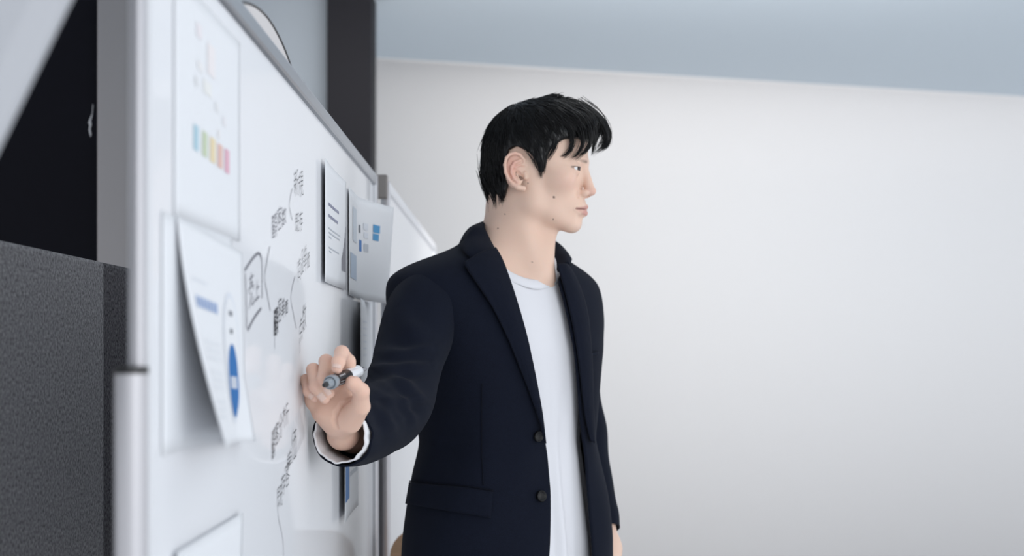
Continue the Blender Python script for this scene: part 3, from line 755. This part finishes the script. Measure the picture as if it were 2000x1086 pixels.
# fingernails
def nail(tip, prev, facing, w, l):
    t = tip-prev; t /= np.linalg.norm(t); n = facing-t*facing.dot(t); n /= np.linalg.norm(n); s = np.cross(t, n)
    a, b = np.meshgrid(np.linspace(-1, 1, 9), np.linspace(-1, 1, 9), indexing='ij'); a = a.ravel(); b = b.ravel()
    return t, n, s, a, b
def add_nail(f, facing, w=.0056, l=.0062, r=None, back=.0035):
    pts, rad = FING[f]; tip, prev = pts[4], pts[3]; r = rad[4]
    t, n, s, a, b = nail(tip, prev, np.asarray(facing, float), w, l)
    ang = a*w/r; sq = np.sqrt(np.clip(1-.25*a*a, 0, 1))
    C = tip-t*back
    V = C+np.outer(b*l*sq, t)+(r*1.0+.0006)*(np.outer(np.cos(ang), n)+np.outer(np.sin(ang), s))
    meshobj('fingernail', V, grid_faces(9, 9), M['nail'], person, solid=.0006, offset=1)
add_nail('index', (0, -1, .15)); add_nail('middle', (-.1, -1, 0), .0050, .0055); add_nail('ring', (-.1, -1, -.05), .0048, .0055); add_nail('little', (-.25, -1, -.05), .0042, .0048)
add_nail('thumb', (-.1, -.5, .9), .0058, .0060)

# eyes
def eyeball(sgn):
    c = np.array([57.5, 31*sgn, -6.]); n1, n2 = 28, 40
    th, ph = np.meshgrid(np.linspace(0, np.pi, n1), np.linspace(0, 2*np.pi, n2, endpoint=False), indexing='ij')
    D = np.stack([np.cos(th), np.sin(th)*np.cos(ph), np.sin(th)*np.sin(ph)], -1).reshape(-1, 3)   # pole looks forward
    g = np.array([.96, .24*sgn, -.03]) if sgn > 0 else np.array([.98, .15, -.03]); g /= np.linalg.norm(g); s = np.cross(g, [0, 0, 1.]); s /= np.linalg.norm(s); u = np.cross(s, g)
    Dw = D[:, :1]*g+D[:, 1:2]*s+D[:, 2:]*u
    R = 12.0+.5*np.exp(-((1-D[:, 0])/.08)**2)
    ang = np.degrees(np.arccos(np.clip(D[:, 0], -1, 1)))
    col = np.tile(np.array([.78, .77, .78]), (len(D), 1)); col[ang < 29] = (.045, .022, .014); col[ang < 12] = (.004, .004, .004)
    return meshobj('eye', from_head(c+Dw*R[:, None]), grid_faces(n1, n2, True), M['eye'], person, col=col)
eyeball(1); eyeball(-1)

# ------------------------------------------------------------------ hair
HL = np.array([  # side hairline polygon (forward, up) in mm: region covered with hair
 (140, 140), (140, 40), (84, 44), (62, 46), (46, 42), (30, 30), (22, 16), (17, 2), (11.5, -15), (5, -9), (0, 6), (-8, 17), (-18, 24), (-32, 31), (-46, 25), (-52, 8), (-54, -14), (-51, -33), (-57, -54), (-72, -72), (-82, -70), (-96, -60), (-140, -60), (-140, 140)], float)
def poly_sd(p2, poly):
    d = np.full(len(p2), 1e9); sgn = np.ones(len(p2), bool); ins = np.zeros(len(p2), bool)
    for a, b in zip(poly, np.roll(poly, -1, 0)):
        e = b-a; w = p2-a; t = np.clip((w @ e)/(e @ e), 0, 1); d = np.minimum(d, ((w-t[:, None]*e)**2).sum(1))
        c = ((a[1] <= p2[:, 1]) & (b[1] > p2[:, 1])) | ((b[1] <= p2[:, 1]) & (a[1] > p2[:, 1]))
        xi = a[0]+(p2[:, 1]-a[1])/(b[1]-a[1]+1e-12)*(b[0]-a[0]); ins ^= c & (p2[:, 0] < xi)
    d = np.sqrt(d); return np.where(ins, -d, d)
def d_hairvol(q):
    m = q.copy(); m[:, 1] = np.abs(q[:, 1])
    d = ell(m, (-21, 0, 30), (92, 79.5, 90))
    d = smin(d, ell(m, (20, 0, 60), (66, 66, 58)), 25)
    d = smin(d, ell(m, (64, -6, 76), (36, 50, 26)), 22)
    d = smin(d, cap(m, (-78, 0, -20), (-78, 0, -60), 34, 20), 30)
    d = smin(d, ell(m, (-52, 36, -30), (24, 32, 40)), 20)
    d = smin(d, cap(m, (8, 62, 25), (9, 64, -8), 12, 8.5), 8)              # sideburn
    return d
def d_hair(q):
    d = d_hairvol(q)
    n = np.sin(q[:, 0]*.33+q[:, 2]*.11+2*np.sin(q[:, 1]*.05))*np.sin(q[:, 1]*.27+q[:, 2]*.19+1.3)
    d = d+.9*n
    pl = poly_sd(q[:, [0, 2]], HL)
    return smax(d, pl*.9, 4)
HV, HFc = mesh_sdf(lambda q: d_hair(q), (-130, -95, -90), (125, 95, 140), 2.4)
hair = empty('hair', tuple(HO), person); hair['label'] = 'short black tousled hair with a swept fringe'
meshobj('hair_mass', from_head(HV), HFc, M['hair'], hair)
def grad(fn, q, e=.8):
    g = np.stack([fn(q+e*np.eye(3)[a])-fn(q-e*np.eye(3)[a]) for a in range(3)], -1)
    return g/(np.linalg.norm(g, axis=1)[:, None]+1e-9)
def strand_mesh(paths, rad, taper=.12):
    # paths (S, K, 3) in head mm -> three-sided tapering tubes
    S_, K, _ = paths.shape; T = np.gradient(paths, axis=1); T /= np.linalg.norm(T, axis=2)[..., None]+1e-9
    ref = np.array([.13, .95, .2]); N = np.cross(T, ref); N /= np.linalg.norm(N, axis=2)[..., None]+1e-9; B = np.cross(T, N)
    prof = np.interp(np.linspace(0, 1, K), [0, .15, .6, 1], [.6, 1, .8, taper])
    R = (rad[:, None]*prof[None])[..., None]
    V = np.stack([paths+R*(math.cos(a)*N+math.sin(a)*B) for a in (0, 2.094, 4.189)], 2).reshape(-1, 3)
    base = (np.arange(S_)[:, None, None]*K+np.arange(K-1)[None, :, None])*3; j = np.arange(3)[None, None]
    a = base+j; b = base+(j+1) % 3
    return V, np.stack([a, b, b+3, a+3], -1).reshape(-1, 4)
def grow(n, K=11):
    idx = RNG.choice(len(HV), n); q = HV[idx].copy()
    pl = poly_sd(q[:, [0, 2]], HL); keep = (pl < -3); q = q[keep]
    g = grad(d_hairvol, q); q = q-g*d_hairvol(q)[:, None]
    crown = np.array([-48, 8, 118.]); L = RNG.uniform(26, 52, len(q)); L = np.where(q[:, 0] > 30, L*1.1, L)
    off = RNG.uniform(-1.0, 1.6, len(q)); cl = RNG.normal(0, .22, (len(q), 3)); lift = np.abs(RNG.normal(0, 1.6, len(q)))
    low = np.clip((10-q[:, 2])/40, 0, 1)
    lift *= 1-.6*low
    out = []
    for k in range(K):
        out.append(q+g*(off+lift*(k/(K-1))**2*1.2)[:, None])
        dv = (q-crown); dv[:, 0] += np.where(q[:, 0] > 0, 25, 0); dv /= np.linalg.norm(dv, axis=1)[:, None]+1e-6
        dv = dv+np.array([0, 0, -.55])*(1-np.clip((q[:, 2]-80)/30, 0, 1))[:, None]+cl
        dv[:, 0] += .25*np.clip((q[:, 2]-20)/60, 0, 1)
        back = (q[:, 0] < -40) & (q[:, 2] < 30); dv[back, 0] += .12
        dv = dv-g*(dv*g).sum(1)[:, None]; dv /= np.linalg.norm(dv, axis=1)[:, None]+1e-6
        q = q+dv*(L/(K-1))[:, None]; g = grad(d_hairvol, q); q = q-g*(d_hairvol(q)*.9)[:, None]
    P = np.stack(out, 1)
    # drop strands that would run over the face or ear
    pe = poly_sd(P[:, -1][:, [0, 2]], HL); ear = (np.abs(P[:, -1, 0]+30) < 26) & (P[:, -1, 2] < 28) & (P[:, -1, 2] > -60)
    return P[(pe < 6) & ~((pe > -1.5) & ear)]
P = grow(7600); V, Fq = strand_mesh(P, RNG.uniform(.45, .95, len(P)))
meshobj('hair_strands', from_head(V), Fq, M['hair'], hair)['kind'] = 'stuff'
def lock(pts, n, spread, spread_tip, rad=(.4, .8), K=14, jl=.18):
    # pts: (px, py, r) from root to tip
    base = smooth_path(np.array([px_head(*p) for p in pts]), K)
    out = []
    for i in range(n):
        o0 = RNG.normal(0, 1, 3)*spread; o1 = RNG.normal(0, 1, 3)*spread_tip; t = np.linspace(0, 1, K)[:, None]
        e = 1-RNG.uniform(0, jl); u = np.linspace(0, e, K)*(K-1); k0 = np.minimum(u.astype(int), K-2); fr = (u-k0)[:, None]
        out.append(base[k0]*(1-fr)+base[k0+1]*fr+o0*(1-t)+o1*t)
    P = np.array(out); V, Fq = strand_mesh(P, RNG.uniform(*rad, n)); return V, Fq
LOCKS = [
 ([(1110, 215, 40), (1140, 232, 40), (1153, 262, 40), (1147, 290, 42), (1122, 313, 46)], 60, 4, 2.2),
 ([(1100, 222, 48), (1130, 245, 48), (1138, 275, 48), (1130, 298, 50), (1113, 311, 52)], 60, 4, 2.2),
 ([(1085, 230, 56), (1112, 252, 56), (1118, 280, 57), (1108, 300, 57), (1095, 306, 58)], 40, 4, 2.5),
 ([(1120, 205, 10), (1158, 222, 8), (1180, 250, 4), (1184, 278, 0), (1160, 301, -4)], 90, 5, 2.2),
 ([(1130, 200, -10), (1168, 225, -12), (1188, 255, -14), (1187, 282, -16), (1168, 296, -16)], 90, 4.5, 2.5),
 ([(1125, 210, 20), (1155, 235, 20), (1163, 262, 18), (1160, 285, 14), (1157, 304, 8)], 70, 4.5, 2.0),
 ([(1110, 205, -25), (1150, 220, -28), (1178, 245, -32), (1178, 275, -36), (1165, 292, -38)], 60, 5, 3),
 ([(1060, 225, 62), (1080, 250, 66), (1085, 280, 66), (1075, 302, 66), (1066, 316, 67)], 40, 4, 2.5),
 ([(1120, 207, 30), (1148, 228, 30), (1157, 255, 30), (1155, 280, 30), (1140, 300, 33)], 60, 4, 2.0),
 # nape tips
 ([(945, 330, 20), (950, 365, 22), (957, 392, 24), (962, 415, 25)], 50, 5, 3),
 ([(955, 340, 40), (962, 370, 42), (968, 395, 42), (972, 412, 42)], 50, 5, 3),
 ([(970, 345, 56), (977, 370, 56), (980, 388, 54), (980, 400, 52)], 50, 4, 3),
 ([(948, 300, 0), (948, 350, 0), (953, 385, 2), (958, 405, 4)], 50, 5, 3),
 # sideburn
 ([(1045, 295, 70), (1052, 315, 72), (1056, 332, 71), (1057, 348, 70)], 50, 3.2, 1.6),
 ([(1056, 290, 68), (1062, 308, 69), (1063, 322, 69), (1060, 338, 69)], 40, 3, 1.6),
 # tousled tips on the crown
 ([(1060, 200, 15), (1080, 190, 10), (1095, 188, 8), (1106, 192, 6)], 26, 4, 3), ([(1085, 200, 0), (1105, 193, 0), (1125, 200, -2), (1141, 212, -2)], 30, 4, 3),
 ([(1040, 205, 10), (1060, 194, 10), (1078, 189, 8), (1090, 190, 8)], 22, 4, 3),
]
mb = MB()
for pts, n, s0, s1 in LOCKS:
    V, Fq = lock(pts, n, s0, s1); mb.add(from_head(V), Fq.tolist())
mb.build('hair_locks', M['hair'], hair)['kind'] = 'stuff'

# ------------------------------------------------------------------ clothing
jacket = empty('jacket', (PC[0], PC[1], H-.5), person); jacket['label'] = 'open navy wool blazer with notched lapels'
RE = [(986, 532), (993, 555), (1005, 590), (1020, 640), (1036, 710), (1050, 780), (1062, 840), (1070, 885), (1075, 960), (1072, 1086), (1066, 1180)]
LE = [(1087, 535), (1100, 580), (1112, 630), (1124, 700), (1131, 780), (1137, 870), (1143, 960), (1150, 1086)]
def edge_tab(lst):
    h = [hitJ(x, y) for x, y in lst]; z = np.array([q[2] for q in h]); u = np.unwrap(np.array([q[1] for q in h])); o = np.argsort(z); return z[o], u[o]
zR, uR = edge_tab(RE); zL, uL = edge_tab(LE)
zR = np.append(zR, [.164, .186, .20, .21]); uR = np.append(uR, np.radians([36, 17, -6, -25]))
zL = np.append(zL, [.157, .18, .20, .21]); uL = np.append(uL, np.radians([156, 179, 195, 205]))
fR = smooth_tab(zR, uR, .010); fL = smooth_tab(zL, uL, .010)
def jdisp(u, z):
    lo = np.clip((.02-z)/.25, 0, 1)
    d = .0022*lo*np.sin(6*u+1.0+3*np.sin(z*9))+.0016*np.sin(11*u-14*z)*np.exp(-((z+.17)/.09)**2)
    d += .004*np.exp(-((z+.17+.05*np.cos(u))/.02)**2)*np.exp(-((u+.2)/.5)**2)*.5
    lf = np.exp(-((u+2*np.pi-2.45)/.42)**2)*np.clip((.02-z)/.28, 0, 1); d += .017*lf
    return d
nz, nu = 190, 170
zz = np.concatenate([np.linspace(-.56, .09, 110), np.linspace(.093, .206, 80)])
V = np.zeros((nz, nu, 3))
for i, z in enumerate(zz):
    a0 = float(fR(z)); a1 = float(fL(z))-2*np.pi; w = np.linspace(0, 1, nu)
    u = a0+(a1-a0)*w; dd = jdisp(u, z)
    V[i] = Jpt(u, np.full(nu, z), 0, dd)
meshobj('shell', V.reshape(-1, 3), grid_faces(nz, nu), M['wool'], jacket, solid=.0035, offset=1)

def nrmJ(P):
    e = 1e-3; g = np.stack([(Jimp(P+e*np.eye(3)[a])[0]-Jimp(P-e*np.eye(3)[a])[0]) for a in range(3)], -1); return g/(np.linalg.norm(g, axis=1)[:, None]+1e-12)
def patch(name, E0, E1, nt, nw, offs, m, parent, solid=.0028, disp=True):
    """cloth patch between two photo outlines, laid on the jacket surface at its own depth"""
    A0 = smooth_path(np.array([(x, y, 0) for x, y in E0], float), nt)[:, :2]; A1 = smooth_path(np.array([(x, y, 0) for x, y in E1], float), nt)[:, :2]
    P = []; 
    for i in range(nt):
        for j in range(nw):
            w = j/(nw-1); p = A0[i]*(1-w)+A1[i]*w; P.append(hitJ(*p)[0])
    P = np.array(P); v, u, z = Jimp(P); N = nrmJ(P)
    un = np.where(u > fR(z)+.05, u-2*np.pi, u)
    o = np.array([offs(i/(nt-1), j/(nw-1)) for i in range(nt) for j in range(nw)])
    P = P+N*(o+jdisp(un, z)*(1 if disp else 0))[:, None]
    return meshobj(name, P, grid_faces(nt, nw), m, parent, solid=solid, offset=0)
LI = [(967, 490), (978, 512), (991, 548), (1007, 597), (1024, 657), (1040, 730), (1052, 795), (1059, 842), (1062, 866)]
LO = [(904, 521), (915, 540), (934, 567), (957, 602), (982, 650), (1008, 710), (1032, 772), (1049, 826), (1058, 862)]
def loff(t, w): return .0065+.0045*math.sin(math.pi*min(1, w*1.1))*(1-t*.6)+.003*w*(1-t)
patch('lapel', LI, LO, 70, 16, loff, M['wool'], jacket)
LI2 = [(1083, 520), (1091, 545), (1101, 580), (1113, 632), (1124, 700), (1133, 785), (1141, 862)]
LO2 = [(1106, 522), (1122, 550), (1138, 595), (1146, 645), (1149, 710), (1148, 790), (1146, 866)]
patch('lapel', LI2, LO2, 60, 14, lambda t, w: .006+.004*math.sin(math.pi*w)*(1-t*.5), M['wool'], jacket)
# collar: stand, fold and fall
fold = [A(983, 528, 2.405), A(968, 494, 2.425), A(957, 471, 2.448), A(948.5, 449, 2.475), A(952, 436, 2.535), bodyp(-.03, -.064, .224), bodyp(-.075, -.035, .217), A(1052, 462, 2.595), A(1066, 487, 2.572), A(1077, 510, 2.535), A(1086, 533, 2.50)]
fall = [hitJ(934, 516)[0], hitJ(912, 502)[0], hitJ(903, 486)[0], hitJ(915, 470)[0], Jpt(math.radians(-60), .172), Jpt(math.radians(-95), .170), Jpt(math.radians(-140), .168), Jpt(math.radians(-190), .163), Jpt(math.radians(-205), .158), Jpt(math.radians(-217), .152), Jpt(math.radians(-228), .142)]
fold = smooth_path(np.array([f.reshape(3) for f in fold]), 80); fall = smooth_path(np.array([f.reshape(3) for f in fall]), 80)
rows = []
cc = np.array([bodyp(-.02, .004, 0.0)[0], bodyp(-.02, .004, 0.0)[1]])
out = fold.copy(); out[:, :2] -= cc; out[:, 2] = 0; out /= np.linalg.norm(out, axis=1)[:, None]
for k in (-.022, -.010): rows.append(fold+np.array([0, 0, k])+out*(.002-k*.1))
for w in np.linspace(0, 1, 9):
    lift = .013*math.sin(math.pi*min(1, w*.9+.05))+.004
    rows.append(fold*(1-w)+fall*w+out*lift*.55+np.array([0, 0, lift*.75]))
CV = np.array(rows)
meshobj('collar', CV.reshape(-1, 3), grid_faces(len(rows), 80), M['wool'], jacket, solid=.003, offset=0)
# pocket flap, dart seam, welt pocket
patch('pocket_flap', [(806, 943), (860, 948), (912, 953), (962, 961)], [(799, 985), (850, 994), (905, 1003), (958, 1012)], 26, 8, lambda t, w: .0035+.002*w, M['wool'], jacket, .003)
def seam(pts, off=.0008, r=.0007, m='thread'):
    P = np.array([hitJ(x, y)[0] for x, y in smooth_path(np.array([(x, y, 0) for x, y in pts], float), 30)[:, :2]])
    v, u, z = Jimp(P); P = P+nrmJ(P)*(off+jdisp(u, z))[:, None]
    MB().tube(P, r, 6).build('seam', M[m], jacket)
seam([(941, 748), (941, 820), (942, 900), (944, 948)], .0022); seam([(806, 941), (860, 946), (912, 951), (963, 959)], .0035, .0011)
patch('breast_welt', [(1146, 690), (1152, 689), (1158, 687), (1163, 685)], [(1146, 697), (1152, 696), (1158, 694), (1163, 692)], 8, 4, lambda t, w: .004, M['wool'], jacket, .002)
def button(px, py, r):
    P, u, z = hitJ(px, py); n = nrmJ(P[None])[0]; C = P+n*(.0035+jdisp(u, z))
    t = np.cross(n, [0, 0, 1.]); t /= np.linalg.norm(t); b = np.cross(n, t); k = 28; a = np.linspace(0, 2*np.pi, k, endpoint=False)
    prof = [(0.001, .0024), (.55, .0024), (.68, .0028), (.80, .0040), (.92, .0040), (1.0, .0026), (1.0, .0)]
    V = np.vstack([C+n*h+r*q*(np.cos(a)[:, None]*t+np.sin(a)[:, None]*b) for q, h in prof])
    o = meshobj('button', V, grid_faces(len(prof), k, True), M['button'], jacket)
    mb = MB()
    for i in range(4):
        an = math.pi/4+i*math.pi/2; c = C+r*.25*(math.cos(an)*t+math.sin(an)*b); h = MB().tube([c+n*.0023, c+n*.0027], r*.09, 8)
        mb.add(h.v, h.f)
        h.build('button_hole', M['thread'], jacket) if False else None
    return o
button(1055, 969, .0098); button(1049, 852, .0092)

# sleeves
def sleeve(path, rads, n, na, disp, name='sleeve'):
    P = smooth_path(np.array(path), n); R = smooth_path(np.array([(r, 0, 0) for r in rads]), n)[:, 0]
    P, T, N, B = frames(P); a = np.linspace(0, 2*np.pi, na, endpoint=False); t = np.linspace(0, 1, n)
    tt, aa = np.meshgrid(t, a, indexing='ij')
    # angle measured from the direction towards the camera
    dirs = np.cos(a)[None, :, None]*N[:, None]+np.sin(a)[None, :, None]*B[:, None]
    if disp is None: disp = rdisp_factory(P, R)
    rr = R[:, None]+disp(tt, dirs)
    return P, T, (P[:, None]+rr[..., None]*dirs), dirs
FOLDS = [  # ridge lines of the sleeve's folds in photo pixels, width px, height m
 ([(722, 722), (777, 716), (845, 711)], 7, .0045), ([(719, 757), (755, 771), (783, 806), (792, 826)], 8, .0065), ([(724, 779), (750, 796), (762, 816), (768, 850)], 8, .0065),
 ([(752, 733), (788, 752), (822, 780)], 9, .0055), ([(735, 742), (775, 768), (805, 806)], 6, .004), ([(760, 780), (800, 783), (832, 778)], 7, .004), ([(745, 692), (800, 690), (850, 680)], 9, .0035),
 ([(775, 600), (800, 640), (840, 668)], 14, .002), ([(700, 850), (740, 845), (765, 838)], 8, .0022), ([(790, 790), (806, 812), (812, 836)], 6, .004)]
def rdisp_factory(P, R):
    def rdisp(t, D):
        tow = D @ np.array([-.1, -.97, .2])
        Q = (P[:, None]+R[:, None, None]*D).reshape(-1, 3); qx = CX+F*Q[:, 0]/Q[:, 1]; qy = CY-F*(Q[:, 2]-H)/Q[:, 1]
        d = np.zeros(len(Q))
        for pts, w, Am in FOLDS:
            L = smooth_path(np.array([(x, y, 0) for x, y in pts], float), 14)[:, :2]
            best = np.full(len(Q), 1e9); sg = np.zeros(len(Q)); al = np.zeros(len(Q))
            for i, (a, b) in enumerate(zip(L[:-1], L[1:])):
                e = b-a; wx = qx-a[0]; wy = qy-a[1]; tt = np.clip((wx*e[0]+wy*e[1])/(e @ e), 0, 1)
                dx = wx-tt*e[0]; dy = wy-tt*e[1]; ds = np.hypot(dx, dy); m_ = ds < best
                best = np.where(m_, ds, best); sg = np.where(m_, np.sign(e[0]*wy-e[1]*wx), sg); al = np.where(m_, (i+tt)/13, al)
            w = w*1.45; s = best*sg; env = np.sin(np.pi*np.clip(al, .04, .96))**.6
            d += Am*env*(np.exp(-(s/w)**2)-.75*np.exp(-((s-1.7*w)/w)**2)-.25*np.exp(-((s+1.7*w)/w)**2))
        d = 2.5*d.reshape(t.shape)*np.clip(.15+1.3*tow, 0, 1)
        d += .0016*np.sin(17*t+5*D[..., 0])*np.sin(4*D[..., 2]-9*t)+.002*np.sin(60*t+4*D[..., 2])*np.exp(-((t-.6)/.12)**2)*np.clip(-tow, 0, 1)
        return d
    return rdisp
RSL = [A(872, 565, 2.46), A(834, 602, 2.37), A(804, 680, 2.30), A(786, 745, 2.24), A(766, 798, 2.165), A(724, 826, 2.08), A(692, 843, 2.015), A(669, 850, 1.968)]
P_, T_, SV, SD = sleeve(RSL, [.060, .064, .059, .057, .057, .053, .049, .0440], 220, 120, None)
meshobj('sleeve', SV.reshape(-1, 3), grid_faces(220, 120, True), M['wool'], jacket, solid=.003, offset=-1)
LSL = [A(1085, 560, 2.64), A(1100, 620, 2.675), A(1110, 690, 2.69), A(1132, 850, 2.67), A(1158, 980, 2.61), A(1170, 1037, 2.585)]
P2_, T2_, SV2, _ = sleeve(LSL, [.05, .060, .055, .050, .043, .040], 90, 56, lambda t, D: .002*np.sin(40*t+3*D[..., 0])*np.exp(-((t-.55)/.2)**2)+.0012*np.sin(23*t))
meshobj('sleeve', SV2.reshape(-1, 3), grid_faces(90, 56, True), M['wool'], jacket, solid=.003, offset=-1)
# white cuff inside the right sleeve
def cuff():
    a = np.linspace(0, 2*np.pi, 72, endpoint=False); P, T, N, B = frames(P_[-38:])
    C0, Tn, Nn, Bn = P[-1], T[-1], N[-1], B[-1]
    rows = []
    for s, r in ((-.05, .040), (-.02, .0395), (-.004, .039), (.006, .0385), (.0115, .0382)):
        wob = .0006*np.sin(9*a)+.0005*np.sin(17*a+1)
        rows.append(C0+Tn*s+(r+wob)[:, None]*(np.cos(a)[:, None]*Nn+np.sin(a)[:, None]*Bn)+np.outer(.0012*np.sin(7*a)+.0007*np.sin(13*a), Tn)*(s > 0))
    o = meshobj('shirt_cuff', np.array(rows).reshape(-1, 3), grid_faces(5, 72, True), M['cuff'], person, solid=.0022, offset=-1); o['label'] = 'white cuff showing inside the right sleeve'
cuff()

# t-shirt
def ztop(u): return np.interp(np.sin(u), [-1, -.3, .2, .6, .85, 1], [.206, .196, .186, .158, .128, .1155])
def sfold(u, z):
    lo = np.clip((-.02-z)/.3, 0, 1)
    return .0045*lo*np.sin(13*u+5*z)*np.exp(-((u-2.0)/.6)**2)+.002*lo*np.sin(23*u)+.0012*np.sin(7*u+9*z)
nz, nu = 120, 160
u = np.linspace(-np.pi, np.pi, nu, endpoint=False); w = np.linspace(0, 1, nz)**1.0
Z = ztop(u)[None]+(-.52-ztop(u)[None])*w[:, None]**1.3; U = np.broadcast_to(u, Z.shape)
V = Jpt(U, Z, .019, sfold(U, Z))
tee = meshobj('t_shirt', V.reshape(-1, 3), grid_faces(nz, nu, True), M['tee'], person, solid=.002, offset=1); tee['label'] = 'white crew-neck t-shirt'
rows = []
for k, dz, off in ((0, .0035, -.004), (1, .0045, .0005), (2, .003, .0030), (3, -.004, .0036), (4, -.0105, .0030), (5, -.0125, .0012)):
    rows.append(Jpt(u, ztop(u)+dz, .019, off+0*u))
meshobj('neck_band', np.array(rows).reshape(-1, 3), grid_faces(6, nu, True), M['tee'], tee)

# trousers, shoes
def legs():
    tr = empty('trousers', (PC[0], PC[1], 0), person)
    a = np.linspace(0, 2*np.pi, 40, endpoint=False)
    rows = [bodyp(.172*np.cos(a), .115*np.sin(a), np.full(40, z)) for z in (-.30, -.36, -.42, -.50)]
    meshobj('waist', np.array(rows).reshape(-1, 3), grid_faces(4, 40, True), M['trouser'], tr, solid=.003)
    for s in (1, -1):
        pts = [(s*.085, 0, -.44), (s*.09, .005, -.60), (s*.095, .012, -.80), (s*.10, 0, -1.05), (s*.10, -.012, -1.24)]
        P = smooth_path(np.array([bodyp(*p) for p in pts]), 30)
        MB().tube(P, np.interp(np.linspace(0, 1, 30), [0, .4, .6, 1], [.094, .078, .066, .056]), 28).build('trouser_leg', M['trouser'], tr)
        def dsh(p):
            q = p-np.array([PC[0], PC[1], 0]); l = np.stack([q[:, :2] @ TR-s*.10, q[:, :2] @ TF, q[:, 2]], -1)
            d = cap(l, (0, -.05, .045), (0, .10, .035), .036, .034); d = smin(d, cap(l, (0, -.03, .06), (0, -.03, .10), .034, .036), .03)
            return smax(d, -l[:, 2]+.001, .004)
        c = bodyp(s*.10, .02, -H)
        Vs, Fs = mesh_sdf(dsh, c-np.array([.17, .17, .01]), c+np.array([.17, .17, .16]), .006)
        meshobj('shoe', Vs, Fs, M['black'], person)
legs()

# ------------------------------------------------------------------ the marker
def marker():
    R0 = A(645, 747.5, 1.838); E0 = A(701, 724.5, 1.935); ax = E0-R0; L = np.linalg.norm(ax); ax /= L
    e = empty('marker', tuple(R0)); tag(e, 'black whiteboard marker with clear barrel held in the raised hand', 'marker')
    n = np.cross(ax, [0, 0, 1.]); n /= np.linalg.norm(n); b = np.cross(ax, n)
    a = np.linspace(0, 2*np.pi, 36, endpoint=False)
    def lathe(name, prof, m, label=None):
        V = np.vstack([R0+ax*x+max(r, 1e-5)*(np.cos(a)[:, None]*n+np.sin(a)[:, None]*b) for x, r in prof])
        o = meshobj(name, V, grid_faces(len(prof), 36, True), m, e, auto=35)
        if label: o['label'] = label
        return o
    grey = mat('grey_translucent_plastic', (.26, .29, .32), .15, .5); clear = mat('clear_barrel_plastic', (.80, .82, .86), .08, .6, coat=.5); 
    lathe('nib', [(-.0235, 0), (-.0225, .0020), (-.020, .0030), (-.014, .0034), (-.010, .0036)], M['black'], 'black felt nib')
    lathe('nib_holder', [(-.013, .0036), (-.012, .0048), (-.006, .0060), (-.001, .0066), (.001, .0068)], grey)
    lathe('collar_ring', [(.0005, .0066), (-.001, .0078), (-.0008, .0090), (.001, .0095), (.010, .0095), (.0115, .0090), (.0125, .0086)], grey, 'grey plastic collar ring')
    lab = lathe('barrel_label', [(.012, .0086), (.012, .0089), (.058, .0089), (.0585, .0086)], M['black'], 'black printed label')
    lathe('barrel', [(.058, .0086), (.0585, .0090), (.094, .0090), (.097, .0086), (.0985, .0070), (.099, 0)], clear, 'clear glossy barrel end')
    lathe('end_plug', [(.097, .0035), (.118, .0035), (.119, 0)], flat('dark_grey_plastic', (.12, .12, .13)))
    cl = R0+ax*.105-b*.004; V = []
    MB().tube([R0+ax*.098+n*.003, R0+ax*.120+n*.003], .0028, 4).build('clip', flat('clip_grey', (.28, .28, .30)), e, smooth=False)
    # white print on the black label
    w = flat('label_white', (.75, .75, .78))
    def pr(x0, x1, t0, t1):
        xs = np.linspace(x0, x1, 2); ts = np.radians(np.linspace(t0, t1, 4))
        V = [R0+ax*x+.00905*(math.cos(t)*n+math.sin(t)*b) for x in xs for t in ts]
        meshobj('print', V, grid_faces(2, 4), w, lab, smooth=False)
    cdir = -ax*0+np.array([0, -1., 0]); base = math.degrees(math.atan2(cdir @ b, cdir @ n))
    up = np.array([0, 0, 1.]); sgn = 1 if ((np.cos(math.radians(base+20))*n+np.sin(math.radians(base+20))*b) @ up) > 0 else -1
    for k in range(9): pr(.015+.0046*k, .0172+.0046*k, base+sgn*52, base+sgn*59)
    for k in range(6): pr(.016+.0046*k, .0180+.0046*k, base+sgn*30, base+sgn*35)
    for k in range(4): pr(.018+.0052*k, .0205+.0052*k, base-sgn*24, base-sgn*10)
    pr(.050, .058, base+sgn*30, base+sgn*75)
marker()
